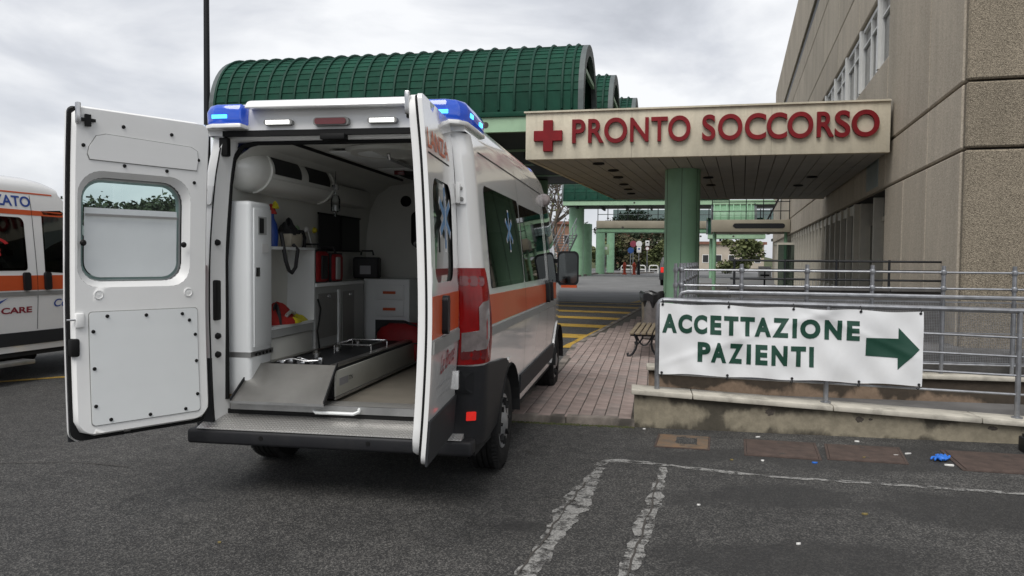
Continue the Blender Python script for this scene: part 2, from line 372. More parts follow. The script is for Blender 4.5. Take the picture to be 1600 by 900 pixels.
pmat('plaster_brown', (0.20, 0.165, 0.13), 0.9, var=0.3, vscale=4, bump=0.25, bscale=60, dirt=0.95, dscale=1.5, dcol=(0.03, 0.026, 0.02), dlo=0.40, dhi=0.6)
pmat('coping', (0.50, 0.47, 0.40), 0.75, var=0.25, vscale=6, bump=0.12, bscale=60, dirt=0.7, dscale=4.0, dcol=(0.10, 0.09, 0.07), dlo=0.5, dhi=0.75)
def stained(name, clean, stain, top, bot):
    m = bpy.data.materials.new(name); m.use_nodes = True; t = m.node_tree; b = t.nodes['Principled BSDF']; L = t.links.new; b.inputs['Roughness'].default_value = 0.92
    co = N(t, 'ShaderNodeTexCoord'); P = co.outputs['Object']; sx = N(t, 'ShaderNodeSeparateXYZ'); L(P, sx.inputs[0])
    mpz = N(t, 'ShaderNodeMapping'); mpz.inputs['Scale'].default_value = (2.2, 2.2, 1.2); L(P, mpz.inputs[0])
    n = N(t, 'ShaderNodeTexNoise', i_Scale=1.0, i_Detail=7.0, i_Roughness=0.6, i_Distortion=0.3); L(mpz.outputs[0], n.inputs['Vector'])
    f = N(t, 'ShaderNodeTexNoise', i_Scale=14.0, i_Detail=6.0, i_Roughness=0.65); L(P, f.inputs['Vector'])
    # height along the wall: scalloped damp stains hang from the coping and rise from the foot
    sl = N(t, 'ShaderNodeMath', operation='MULTIPLY_ADD'); sl.inputs[1].default_value = 0.047; L(sx.outputs[0], sl.inputs[0]); L(sx.outputs[2], sl.inputs[2])
    h = N(t, 'ShaderNodeMath', operation='MULTIPLY_ADD'); h.inputs[1].default_value = 1/0.34; h.inputs[2].default_value = -(top+bot)/2; L(sl.outputs[0], h.inputs[0])
    ab = N(t, 'ShaderNodeMath', operation='ABSOLUTE'); L(h.outputs[0], ab.inputs[0])
    nn = N(t, 'ShaderNodeMath', operation='MULTIPLY_ADD'); nn.inputs[1].default_value = 1.9; nn.inputs[2].default_value = -0.95; L(n.outputs['Fac'], nn.inputs[0])
    a = N(t, 'ShaderNodeMath', operation='ADD'); L(ab.outputs[0], a.inputs[0]); L(nn.outputs[0], a.inputs[1])
    q = N(t, 'ShaderNodeMapRange'); q.inputs['From Min'].default_value = (top-bot)/2-.10; q.inputs['From Max'].default_value = (top-bot)/2+.08; q.inputs['To Max'].default_value = 0.9; L(a.outputs[0], q.inputs['Value'])
    g_ = N(t, 'ShaderNodeMapRange'); g_.inputs['From Min'].default_value = 0.35; g_.inputs['From Max'].default_value = 0.7; g_.inputs['To Min'].default_value = 0.75; g_.inputs['To Max'].default_value = 1.12; L(f.outputs['Fac'], g_.inputs['Value'])
    x = N(t, 'ShaderNodeMix', data_type='RGBA'); L(q.outputs[0], x.inputs[0]); x.inputs[6].default_value = (*clean, 1); x.inputs[7].default_value = (*stain, 1)
    y = N(t, 'ShaderNodeMix', data_type='RGBA', blend_type='MULTIPLY'); y.inputs[0].default_value = 1; L(x.outputs[2], y.inputs[6]); L(g_.outputs[0], y.inputs[7]); L(y.outputs[2], b.inputs['Base Color'])
    bp = N(t, 'ShaderNodeBump', i_Strength=0.4, i_Distance=0.01); L(f.outputs['Fac'], bp.inputs['Height']); L(bp.outputs[0], b.inputs['Normal']); MATS[name] = m
stained('plaster', (0.25, 0.22, 0.16), (0.05, 0.044, 0.033), 0.84, 0.22)
stained('plaster_brown', (0.23, 0.165, 0.115), (0.035, 0.028, 0.02), 0.7, 0.3)
pmat('broken_plaster', (0.10, 0.085, 0.07), 0.95, var=0.5, vscale=40, bump=0.6, bscale=80)
pmat('galvanised', (0.34, 0.35, 0.37), 0.42, 0.75, var=0.3, vscale=12, rvar=0.12, dirt=0.35, dscale=8, dcol=(0.12, 0.11, 0.10))
pmat('black_steel', (0.016, 0.017, 0.019), 0.5, 0.2, spec=0.3)
pmat('dark_concrete', (0.13, 0.125, 0.12), 0.9, var=0.35, vscale=2.5, bump=0.2, dirt=0.6, dscale=1.5)
pmat('vinyl', (0.74, 0.75, 0.755), 0.42, var=0.06, vscale=3, dirt=0.18, dscale=2.0, dcol=(0.35, 0.33, 0.30))
pmat('print_green', (0.009, 0.055, 0.034), 0.45, var=0.1, vscale=4)
pmat('tie_black', (0.012, 0.012, 0.012), 0.5)
aggregate_mat('cream', (0.555, 0.505, 0.395), (0.60, 0.55, 0.435), 25.0, 0.02, 0.80)
pmat('sign_red', (0.20, 0.007, 0.011), 0.5, spec=0.25, var=0.25, vscale=4)
pmat('soffit', (0.40, 0.385, 0.36), 0.6, var=0.15, vscale=1.5, rvar=0.1)
pmat('green_paint', (0.24, 0.43, 0.27), 0.5, var=0.15, vscale=1.5, dirt=0.25, dscale=1.2, dcol=(0.06, 0.10, 0.06))
pmat('green_light', (0.33, 0.50, 0.33), 0.5, var=0.1, vscale=1.5, dirt=0.2, dscale=2)
pmat('vault_green', (0.012, 0.060, 0.039), 0.7, spec=0.12, var=0.3, vscale=2.0, rvar=0.12, dirt=0.55, dscale=2.5, dcol=(0.03, 0.06, 0.045), rnd=0.16)
pmat('vault_rib', (0.010, 0.048, 0.032), 0.5, spec=0.16, var=0.2, vscale=3)
pmat('dark_steel', (0.018, 0.024, 0.022), 0.6, var=0.3, vscale=2)
pmat('arch_grey', (0.10, 0.12, 0.12), 0.6, var=0.2, vscale=3)
pmat('window_white', (0.66, 0.66, 0.63), 0.5, var=0.1, vscale=3)
pmat('mullion', (0.60, 0.56, 0.47), 0.6, var=0.15, vscale=3)
pmat('blind', (0.30, 0.29, 0.27), 0.7, var=0.15, vscale=4)
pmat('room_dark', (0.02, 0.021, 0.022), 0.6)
pmat('film', (0.22, 0.26, 0.25), 0.35, var=0.2, vscale=2)
glass('pane_glass', (0.30, 0.34, 0.34))
glass('frosted', (0.42, 0.48, 0.46), 0.8, 0.15)
pmat('rust_cover', (0.165, 0.10, 0.055), 0.85, col2=(0.10, 0.08, 0.06), vscale=9, bump=0.4, bscale=80, dirt=0.5, dscale=5)
pmat('iron_cover', (0.075, 0.05, 0.04), 0.8, var=0.4, vscale=10, bump=0.3, bscale=120)
pmat('glove_blue', (0.02, 0.16, 0.62), 0.45, var=0.2, vscale=20)
pmat('paper', (0.72, 0.71, 0.68), 0.8, var=0.2, vscale=30)
pmat('leaf_litter', (0.22, 0.17, 0.06), 0.85, var=0.3, vscale=30)
pmat('label_yellow', (0.65, 0.55, 0.03), 0.5, var=0.1, vscale=20)
pmat('black_plastic', (0.010, 0.0105, 0.012), 0.45, spec=0.3, bump=0.1, bscale=200)
pmat('wood_slat', (0.20, 0.16, 0.105), 0.7, var=0.35, vscale=6)
pmat('bark', (0.10, 0.08, 0.06), 0.9, var=0.4, vscale=8, bump=0.4)
pmat('leaf_dark', (0.045, 0.065, 0.025), 0.8, col2=(0.025, 0.04, 0.018), vscale=0.5)
pmat('leaf_brown', (0.10, 0.085, 0.04), 0.8, col2=(0.05, 0.055, 0.025), vscale=0.5)
pmat('leaf_light', (0.12, 0.13, 0.045), 0.8, col2=(0.07, 0.09, 0.03), vscale=0.5)
pmat('brick_orange', (0.27, 0.15, 0.10), 0.85, var=0.2, vscale=1.0)
pmat('house_cream', (0.48, 0.42, 0.34), 0.85, var=0.15, vscale=0.6)
pmat('roof_tile', (0.22, 0.10, 0.07), 0.85, var=0.3, vscale=2)
pmat('sign_white', (0.70, 0.70, 0.69), 0.5); pmat('sign_blue', (0.03, 0.09, 0.28), 0.45); pmat('sign_rim', (0.25, 0.05, 0.08), 0.45); pmat('sign_green', (0.30, 0.42, 0.25), 0.5)
pmat('barrier_orange', (0.55, 0.07, 0.025), 0.5, var=0.2, vscale=3); pmat('barrier_white', (0.65, 0.65, 0.62), 0.5)
pmat('steel_bin', (0.36, 0.36, 0.36), 0.35, 0.85, var=0.2, vscale=12)
pmat('bag_black', (0.012, 0.012, 0.013), 0.32, bump=0.5, bscale=25)
pmat('grass_bank', (0.07, 0.085, 0.03), 0.95, var=0.4, vscale=0.4)

# ================================================================== GROUND, MARKINGS, PAVEMENT
g = G(); nx = 24
xs = [-400, -120, -50, -24, -12, -6, 0, 6, 12, 24, 50, 120, 400]; ys = [-60, -10, 0, 4, 8, 14, 24, 40, 70, 120, 250, 600]
for j in range(len(ys)):
    for i in range(len(xs)): g.v.append((xs[i], ys[j], 0.0))
for j in range(len(ys)-1):
    for i in range(len(xs)-1):
        a = j*len(xs)+i; g.f.append((a, a+1, a+1+len(xs), a+len(xs)))
road = tag(g.build('asphalt_ground', 'asphalt'), kind='structure', label='dark grey speckled asphalt yard and road')

def ribbon(pts, w, z, jit=0.0, seg=0.06):
    """flat strip along a polyline with ragged edges"""
    L_ = []; 
    for i in range(len(pts)-1):
        a, b = pts[i], pts[i+1]; wa, wb = (w[i], w[i+1]) if isinstance(w, (list, tuple)) else (w, w)
        n = max(1, int(math.hypot(b[0]-a[0], b[1]-a[1])/seg))
        for k in range(n + (1 if i == len(pts)-2 else 0)):
            t = k/n; L_.append((a[0]+(b[0]-a[0])*t, a[1]+(b[1]-a[1])*t, wa+(wb-wa)*t))
    gg = G(); 
    for i, (x, y, ww) in enumerate(L_):
        p, q = L_[max(0, i-1)], L_[min(len(L_)-1, i+1)]; dx, dy = q[0]-p[0], q[1]-p[1]; d = math.hypot(dx, dy) or 1; nx_, ny_ = -dy/d, dx/d
        a, b = ww/2*(1+random.uniform(-jit, jit)), ww/2*(1+random.uniform(-jit, jit))
        gg.v += [(x+nx_*a, y+ny_*a, z), (x-nx_*b, y-ny_*b, z)]
        if i: k = 2*i; gg.f.append((k-2, k-1, k+1, k))
    return gg
tag(ribbon([(-0.06, 3.1), (0.11, 3.74), (0.30, 4.4), (0.40, 4.72), (0.52, 5.15), (0.66, 5.60)], [0.11, 0.11, 0.125, 0.19, 0.11, 0.075], 0.004, 0.35).build('road_marking', 'worn_white'), kind='structure', label='worn grey-white paint line running towards the ambulance')
tag(ribbon([(0.64, 5.66), (0.72, 5.78), (0.85, 5.80), (1.02, 5.735), (1.20, 5.665), (1.50, 5.53), (1.85, 5.40), (2.5, 5.26), (3.37, 5.05), (4.2, 4.85)], [0.07, 0.085, 0.085, 0.08, 0.06, 0.07, 0.06, 0.06, 0.05, 0.05], 0.0045, 0.35).build('road_marking', 'worn_white'), kind='structure', label='worn white paint line along the row of covers')
tag(ribbon([(1.135, 5.62), (1.03, 5.25), (0.93, 4.87), (0.80, 4.45), (0.67, 4.0), (0.55, 3.6), (0.42, 3.1)], [0.055, 0.065, 0.09, 0.11, 0.10, 0.095, 0.10], 0.005, 0.35).build('road_marking', 'worn_white'), kind='structure', label='worn paint line crossing to the foreground')
for pts in ([(-0.12, 3.1), (0.03, 3.6), (0.22, 4.25), (0.41, 4.9), (0.62, 5.52)], [(0.40, 3.1), (0.60, 3.75), (0.79, 4.4), (0.95, 5.0), (1.13, 5.66)], [(-0.95, 5.2), (-0.8, 5.0), (-0.85, 4.9)], [(-3.9, 5.55), (-3.2, 5.62), (-2.75, 5.5), (-2.72, 5.3)], [(0.12, 6.1), (0.2, 5.9), (0.33, 5.7)]):
    zz = [(x+random.uniform(-.012, .012), y) for x, y in dense(pts+pts[::-1][1:], 0.12)[:int(sum(math.hypot(pts[i+1][0]-pts[i][0], pts[i+1][1]-pts[i][1]) for i in range(len(pts)-1))/0.12)]]
    tag(ribbon(zz, 0.010, 0.0075, 0.6, 0.05).build('asphalt_crack', 'joint'), kind='structure')
# yellow hatching on the road beyond the van
HF = frame((1.48, 14.66), 16.5)
k = 0
for y0 in (0.2, 2.6, 5.0, 7.4, 9.8):
    gg = G(); gg.add([HF(-5.0, y0+0.5, 0.004), HF(-0.1, y0, 0.004), HF(-0.1, y0+0.75, 0.004), HF(-5.0, y0+1.25, 0.004)], [(0, 1, 2, 3)])
    tag(gg.build('hatch_marking', 'worn_yellow'), kind='structure')
for a, b, w_ in (((0.0, -1.5), (0.0, 12.4), 0.42), ((-5, 12.4), (0, 12.1), 0.3), ((-0.9, 13.2), (1.2, 34), 0.3), ((1.9, 13), (1.9, 26), 0.16), ((0.4, 16), (4.5, 15.6), 0.2), ((0.9, 19), (5, 18.6), 0.2)):
    A_, B_ = HF(*a, 0.006), HF(*b, 0.006)
    tag(ribbon([A_[:2], B_[:2]], w_, 0.008, 0.1, 0.5).build('hatch_marking', 'worn_yellow'), kind='structure')
tag(ribbon([(-9.5, 8.6), (-6.2, 9.15), (-5.68, 9.56), (-5.2, 9.75), (-3.0, 10.4)], 0.12, 0.004, 0.1, 0.3).build('bay_marking', 'worn_yellow'), kind='structure', label='yellow bay line beside the second ambulance')

pmat('worn_asphalt', (0.17, 0.17, 0.168), 0.75, var=0.25, vscale=0.6, bump=0.3, bscale=120, dirt=0.4, dscale=0.5, dcol=(0.08, 0.08, 0.08))
g = G(); g.add([HF(-40, 13.6, .003), HF(14, 12.9, .003), HF(40, 130, .003), HF(-60, 130, .003)], [(0, 1, 2, 3)])
tag(g.build('road', 'worn_asphalt'), kind='structure', label='paler worn road surface beyond the hatched bay')
# pavement of pink pavers
PV = [(-0.10, 7.22), (1.14, 6.99), (1.42, 8.55), (2.0, 8.6), (3.4, 13.2), (9.6, 34), (14, 50), (11.2, 50), (4.52, 25.8), (1.05, 13.2), (0.60, 10.4)]
KZ = 0.075
g = G(); sheet(g, PV, lambda x, y: (x, y, KZ-0.012), step=2.0)
g2 = G(); loop = PV
for i in range(len(PV)):
    a, b = PV[i], PV[(i+1) % len(PV)]; g.add([(a[0], a[1], -0.05), (b[0], b[1], -0.05), (b[0], b[1], KZ-0.012), (a[0], a[1], KZ-0.012)], [(0, 1, 2, 3)])
pav = tag(g.build('pavement', 'paver_bed'), kind='structure', label='pavement of pinkish concrete pavers beside the ramp')
PF = frame((0.0, 7.2), 10.5); pw, pl = 0.125, 0.215
me_p = [G().box(-pw/2+.004, pw/2-.004, -pl/2+.004, pl/2-.004, 0, 0.012).mesh('paver', bevel=0.003, seg=1) for _ in range(2)]
me_p[0].materials.append(MATS['paver']); me_p[1].materials.append(MATS['paver_grey'])
inner = [(-0.02, 7.30), (1.09, 7.09), (1.37, 8.5), (1.9, 8.66), (3.3, 13.3), (6.5, 24.0), (4.0, 22.0), (1.13, 13.2), (0.68, 10.4)]
cnt = 0; far = G()
for j in range(0, 72):
    for i in range(-1, 40):
        x = (i+0.5)*pw + (pw/2 if False else 0); y = (j+0.5)*pl + (pl/2 if i % 2 else 0)
        c = PF(x, y)
        if not inpoly(c[:2], inner): continue
        dz = random.uniform(-.0025, .0025)
        if cnt < 290 and c[1] < 12.2 and not (c[0] > 1.35 and c[1] > 8.3 and c[0] > 1.02+0.11*c[1]):
            o = link('paver', me_p[0 if random.random() < 0.7 else 1], None, pav, (c[0], c[1], KZ-0.012+dz), (random.uniform(-.006, .006), random.uniform(-.006, .006), R(-10.5)+random.uniform(-.01, .01))); cnt += 1
        else:
            n0 = len(far.v); far.add([PF(x+sx*(pw/2-.004), y+sy*(pl/2-.004), KZ+dz) for sx, sy in ((-1, -1), (1, -1), (1, 1), (-1, 1))], [(0, 1, 2, 3)])
tag(far.build('far_pavers', 'paver', pav), kind='stuff')
def kerb_run(pts, step):
    for i in range(len(pts)-1):
        a, b = Vector((*pts[i], 0)), Vector((*pts[i+1], 0)); n = max(1, round((b-a).length/step)); d = (b-a)/n; L_ = d.length
        for k in range(n):
            q = G().box(0.004, L_-0.004, 0.0, 0.11, -0.06, KZ+random.uniform(-.002, .004)).build('kerb_stone', 'kerb_stone', pav, bevel=0.012, loc=a+d*k, rot=(0, 0, math.atan2(d.y, d.x)))
kerb_run([(-0.12, 7.21), (1.14, 6.985)], 0.62)
kerb_run([(13.0, 45), (4.52, 25.8), (1.05, 13.2), (0.60, 10.4), (-0.10, 7.33)], 1.0)
ms = G()
for k in range(260):
    t = random.random(); x = -0.1+1.22*t; y = 7.20-0.23*t-random.random()**2*0.035+0.005; s = random.uniform(.006, .02)
    ms.lathe([(s, 0), (s*.7, s*.5), (0.0005, s*.8)], 5, 'z', (x, y, -0.001))
tag(ms.build('moss', 'moss', smooth=True), 'green moss growing along the foot of the pavement kerb', 'moss', kind='stuff')

# ================================================================== RAMP WALLS AND RAILINGS
RF = ((1.095, 6.977), 9.4)
def ramp_root(name, label, cat): return thing(name, label, cat, (RF[0][0], RF[0][1], 0), R(-RF[1]))
w1 = ramp_root('ramp_wall', 'low stained plaster wall with pale stone coping under the banner', 'wall')
ztop = lambda x: 0.355-0.047*x
g = G(); shell(g, [(0.03, -0.05), (4.6, -0.05), (4.6, ztop(4.6)-0.045), (0.03, ztop(0)-0.045)], lambda a, b: (a, 0.02, b), lambda a, b: (a, 0.24, b), step=0.15)
g.build('wall', 'plaster', w1)
xs_ = [0.0, 0.55, 1.75, 2.95, 4.6]
for a, b in zip(xs_[:-1], xs_[1:]):
    G().hexa([(a+.003, -.03, ztop(a)-.045), (b-.003, -.03, ztop(b)-.045), (b-.003, .28, ztop(b)-.045), (a+.003, .28, ztop(a)-.045), (a+.003, -.03, ztop(a)), (b-.003, -.03, ztop(b)), (b-.003, .28, ztop(b)), (a+.003, .28, ztop(a))]).build('coping_stone', 'coping', w1, bevel=0.008)
for (cx, cz, rx, rz) in ((1.23, 0.19, 0.045, 0.035), (1.98, 0.155, 0.038, 0.028), (2.07, 0.16, 0.018, 0.012), (3.05, 0.125, 0.04, 0.02)):
    pts = [(cx+rx*math.cos(t)*random.uniform(.7, 1.15), cz+rz*math.sin(t)*random.uniform(.7, 1.15)) for t in [k*math.pi/9 for k in range(18)]]
    G().prism(pts, lambda a, b: (a, 0.0185, b), lambda a, b: (a, 0.026, b)).build('broken_patch', 'broken_plaster', w1)
# ramp floors
for (x0, x1, y0, y1, z0, nm) in ((0.35, 4.6, 0.24, 1.44, 0.10, 'ramp_floor'), (0.72, 6.0, 1.72, 3.1, 0.55, 'ramp_floor')):
    o = G().box(x0, x1, y0, y1, -0.05, z0).build('ramp_floor', 'dark_concrete', loc=(RF[0][0], RF[0][1], 0), rot=(0, 0, R(-RF[1]))); tag(o, kind='structure')
w2 = ramp_root('ramp_wall', 'brown stained inner ramp wall behind the banner, with pale coping', 'wall')
G().box(0.18, 5.6, 1.50, 1.70, -0.05, 0.325).build('wall', 'plaster_brown', w2)
for a, b in ((0.15, 1.5), (1.5, 2.9), (2.9, 4.3), (4.3, 5.6)):
    G().box(a+.003, b-.003, 1.455, 1.745, 0.325, 0.368).build('coping_stone', 'coping', w2, bevel=0.008)
w3 = ramp_root('ramp_wall', 'dark grey concrete wall of the upper ramp behind both railings', 'wall')
G().box(1.25, 5.2, 3.35, 3.55, -0.05, 1.16).build('wall', 'dark_concrete', w3)
for a, b in ((1.22, 3.2), (3.2, 5.2)): G().box(a+.003, b-.003, 3.31, 3.59, 1.16, 1.20).build('coping_stone', 'dark_concrete', w3, bevel=0.008)

r1 = ramp_root('railing', 'grey tubular steel railing on the front ramp wall, carrying the banner', 'railing')
zh = lambda x: 1.168-0.0133*x
arc = [(0.235, 0.13, 0.30), (0.235, 0.13, 1.08)]+[(0.235+0.06*(1-math.cos(t)), 0.13, 1.108+0.06*math.sin(t)) for t in [R(a) for a in (0, 22, 45, 67, 90)]]
G().tube(arc+[(x, 0.13, zh(x)) for x in (0.6, 1.5, 2.5, 3.5, 4.5)], 0.024, 10).build('handrail', 'galvanised', r1, smooth=True)
for x in (1.72, 3.285): 
    G().tube([(x, 0.13, ztop(x)-0.01), (x, 0.13, zh(x))], 0.022, 10).lathe([(0.045, ztop(x)-.002), (0.045, ztop(x)+.01), (.024, ztop(x)+.014)], 12, 'z', (x, .13, 0)).build('post', 'galvanised', r1, smooth=True)
for k in range(4):
    z = 0.985-0.163*k
    for a, b in ((0.25, 1.71), (1.73, 3.275), (3.295, 4.5)):
        G().tube([(a, 0.13, z-0.028*a), (b, 0.13, z-0.028*b)], 0.011, 7).build('rail', 'galvanised', r1, smooth=True)
r2 = ramp_root('railing', 'taller grey steel railing with wire mesh infill behind the banner', 'railing')
PX = [0.52, 1.16, 1.84, 2.50, 3.20, 3.88, 4.58]
for x in PX: G().tube([(x, 1.6, 0.36), (x, 1.6, 1.50)], 0.021, 9).lathe([(.027, 1.405), (.031, 1.415), (.031, 1.445), (.027, 1.455)], 10, 'z', (x, 1.6, 0)).lathe([(.027, 1.235), (.031, 1.245), (.031, 1.275), (.027, 1.285)], 10, 'z', (x, 1.6, 0)).build('post', 'galvanised', r2, smooth=True)
for z, rr_ in ((1.43, .012), (1.26, .012), (0.47, .010)):
    for a, b in zip(PX[:-1], PX[1:]): G().tube([(a+.02, 1.6, z), (b-.02, 1.6, z)], rr_, 7).build('rail', 'galvanised', r2, smooth=True)
G().tube([(0.50, 1.5, 0.95), (0.50, 1.5, 1.14), (0.52, 1.5, 1.175), (0.58, 1.5, 1.19), (2.6, 1.5, 1.18), (5.0, 1.5, 1.165)], 0.024, 9).build('handrail', 'galvanised', r2, smooth=True)
me_w = None
for a, b in zip(PX[:-1], PX[1:]):
    g = G(); n = int((b-a-.05)/0.016)
    for i in range(n+1):
        x = a+.025+(b-a-.05)*i/n; g.bar((x, 1.6, 0.48), (x, 1.6, 1.13), 0.0028, 0.0028)
    for i in range(41):
        z = 0.48+0.65*i/40; g.bar((a+.025, 1.603, z), (b-.025, 1.603, z), 0.0028, 0.0028)
    for z in (0.49, 0.80, 1.12): g.bar((a+.02, 1.6, z), (b-.02, 1.6, z), 0.012, 0.012)
    tag(g.build('wire_mesh', 'galvanised', r2), kind='stuff')
# side run of the same kind of railing, receding along the pavement
r3 = thing('railing', 'grey steel railing running away along the pavement edge beside the green column', 'railing', (1.80, 8.45, 0), R(-15.5))
for k in range(8):
    y = k*0.95; G().tube([(0, y, 0.07), (0, y, 1.50)], 0.02, 8).lathe([(.026, 1.405), (.03, 1.43), (.026, 1.455)], 8, 'z', (0, y, 0)).lathe([(.026, 1.235), (.03, 1.26), (.026, 1.285)], 8, 'z', (0, y, 0)).build('post', 'galvanised', r3, smooth=True)
for z in (1.43, 1.26, 0.9, 0.5): G().tube([(0, 0, z), (0, 6.65, z)], 0.012, 7).build('rail', 'galvanised', r3, smooth=True)
r4 = ramp_root('railing', 'black steel railing on the dark upper ramp wall below the entrance', 'railing')
for k in range(7): G().tube([(1.3+k*0.64, 3.45, 1.19), (1.3+k*0.64, 3.45, 1.56)], 0.016, 7).build('post', 'black_steel', r4, smooth=True)
for z in (1.30, 1.42, 1.54): G().tube([(1.25, 3.45, z), (5.18, 3.45, z)], 0.014, 7).build('rail', 'black_steel', r4, smooth=True)

# ------------------------------------------------------------------ banner
bn = ramp_root('banner', 'white vinyl banner reading ACCETTAZIONE PAZIENTI with a green arrow', 'banner')
def bwave(a, z):
    e = min(1.0, 6*max(0.0, min(a-0.22, 2.52-a)))
    return 0.085 - 0.010*math.sin(5.1*a+2.0*z+0.6) - 0.006*math.sin(11*a-9*z) - 0.004*math.sin(19*a+16*z+1.0) - 0.006*math.exp(-((z-0.80-0.35*(a-0.9))/0.035)**2)*e - 0.006*math.exp(-((z-0.95+0.45*(a-1.9))/0.03)**2)*e - 0.005*math.exp(-((a-0.86-0.4*(1.14-z))/0.03)**2)*e - 0.003*math.sin(3*a+14*z)*e - 0.002*math.sin(27*a+9*z) - 0.014*math.exp(-((a-1.72)/0.07)**2)
bt = lambda a: 1.143-0.018*a + 0.006*math.cos(2*math.pi*(a-0.25)/0.565)
bb = lambda a: 0.498-0.016*a - 0.006*math.cos(2*math.pi*(a-0.25)/0.565)
g = G(); na, nz = 110, 34
for j in range(nz+1):
    for i in range(na+1):
        a = 0.25+2.25*i/na; z = bb(a)+(bt(a)-bb(a))*j/nz; g.v.append((a, bwave(a, z), z))
for j in range(nz):
    for i in range(na): q = j*(na+1)+i; g.f.append((q, q+1, q+na+2, q+na+1))
g.build('sheet', 'vinyl', bn, smooth=True, sharp=80)
def bmap(a0, a1, z0, z1):
    def fn(s, t):
        a = a0+(a1-a0)*s; sl = -0.020*(a-0.25); z = z0+(z1-z0)*t+sl; return (a, bwave(a, z)-0.0035, z)
    return fn
def word(txt, spans, z0, z1, parent, mat, mp_, off):
    for ch, (a0, a1) in zip(txt, spans):
        textobj(ch, mp_(a0, a1, z0, z1), mat, 'letter', parent, off, 3)
def spans_from(px, f): return [(f(a), f(b)) for a, b in px]
fx = lambda p: 0.235+(p-1027)*(2.25/421.0)*(1-0.00011*(1449-p)) + 0.018 + (-0.010+0.062*(p-1033)/311.0)
sp = [(1033,1058),(1060,1083),(1086,1108),(1113,1131),(1135,1158),(1161,1184),(1184,1210),(1212,1238),(1243,1250),(1255,1286),(1292,1318),(1325,1344)]
word('ACCETTAZIONE', spans_from(sp, fx), 0.872, 1.046, bn, 'print_green', bmap, 0.052)
sp = [(1093,1114),(1115,1140),(1144,1166),(1172,1179),(1186,1205),(1211,1236),(1241,1265),(1270,1277)]
word('PAZIENTI', spans_from(sp, fx), 0.618, 0.800, bn, 'print_green', bmap, 0.052)
ar = [(0, .30), (.60, .28), (.60, 0), (1, .5), (.60, 1), (.60, .74), (0, .73)]
V, F = cdt([(a, b) for a, b in ar], (), 0.06); fm = bmap(fx(1354)-.004, fx(1443)-.075, 0.635, 1.003)
link('arrow', (lambda q: q.mesh('arrow', smooth=True))(G().add([fm(a, b) for a, b in V], F)), 'print_green', bn)
for a in (0.275, 0.86, 1.42, 1.985, 2.475):
    for z, s in ((bt(a), 1), (bb(a), -1)):
        G().tube([(a, bwave(a, z)-.006, z-.014*s), (a+.004, bwave(a, z)-.012, z+.008*s), (a, .10, z+.03*s), (a-.004, .13, z+.02*s)], .0045, 6).lathe([(.012, -.004), (.012, .002)], 10, 'y', (a, bwave(a, z)-.002, z-.016*s)).build('cable_tie', 'tie_black', bn, smooth=True)

# ================================================================== COVERS AND LITTER ON THE ASPHALT
def quad_cover(pts, mat, label, patch=False):
    o = thing('manhole_cover', label, 'cover', (pts[0][0], pts[0][1], 0)); ox, oy = pts[0]
    c = [(p[0]-ox, p[1]-oy) for p in pts]; mx_, my_ = sum(p[0] for p in c)/4, sum(p[1] for p in c)/4
    sc = lambda k: [((p[0]-mx_)*k+mx_, (p[1]-my_)*k+my_) for p in c]
    f0 = G(); shell(f0, sc(1.05), lambda a, b: (a, b, -.01), lambda a, b: (a, b, .006), [sc(0.985)], 0.2); f0.build('frame', 'iron_cover', o)
    G().prism(sc(0.975), lambda a, b: (a, b, -.01), lambda a, b: (a, b, .010)).build('lid', mat, o, bevel=0.004)
    for k in (-1, 1):
        hx, hy = mx_+(c[3][0]-c[0][0])*0.34*k, my_+(c[3][1]-c[0][1])*0.34*k
        G().box(hx-.02, hx+.02, hy-.008, hy+.008, .004, .0125).build('lifting_hole', 'joint', o)
    if patch:
        q = [((p[0]-mx_)*0.42+mx_+.03, (p[1]-my_)*0.5+my_) for p in c]
        G().prism([(a+random.uniform(-.01, .01), b+random.uniform(-.01, .01)) for a, b in dense(q, .06)], lambda a, b: (a, b, .008), lambda a, b: (a, b, .0135)).build('infill_patch', 'asphalt', o)
quad_cover([(1.19, 6.26), (1.60, 6.16), (1.72, 6.60), (1.31, 6.70)], 'rust_cover', 'rusty orange-brown drain cover with a grey patch in its middle', True)
quad_cover([(1.86, 6.01), (2.39, 5.88), (2.55, 6.41), (2.01, 6.53)], 'iron_cover', 'dark brown steel cover next to the rusty patched cover')
quad_cover([(2.47, 5.90), (3.01, 5.78), (3.19, 6.28), (2.64, 6.38)], 'iron_cover', 'dark brown steel cover between its neighbour and the blue glove')
quad_cover([(3.36, 5.62), (4.2, 5.42), (4.35, 6.02), (3.52, 6.20)], 'iron_cover', 'long dark brown steel cover beside the blue glove')
gl = thing('glove', 'crumpled blue disposable glove lying on the asphalt by the covers', 'glove', (3.34, 5.90, 0.012), 0.3)
g = G()
for (a, l, r_) in ((0.2, .085, .011), (0.55, .09, .010), (0.95, .08, .010), (-.5, .06, .012), (2.6, .08, .011), (3.1, .085, .010), (3.6, .07, .010), (4.3, .05, .012)):
    p = [(0.02*math.cos(a), 0.02*math.sin(a), .014)]
    for k in range(1, 5): p.append((math.cos(a+.12*k)*(.02+l*k/4), math.sin(a+.12*k)*(.02+l*k/4)*.7, .012+.008*math.sin(k*2.1+a)))
    g.tube(p, [r_*1.3, r_, r_*.9, r_*.9, r_*.6], 7)
g.lathe([(.045, .0), (.05, .012), (.035, .026), (.001, .03)], 12).build('rubber', 'glove_blue', gl, smooth=True)
bt_ = thing('battery_box', 'black battery box with a yellow label at the foot of the ramp wall', 'box', (4.34, 6.10, 0), R(-14))
G().box(-.20, .30, -.09, .13, 0.0, 0.12).build('case', 'black_plastic', bt_, bevel=.012)
G().box(-.18, .28, -.075, .115, 0.1205, 0.142).build('lid', 'black_plastic', bt_, bevel=.008)
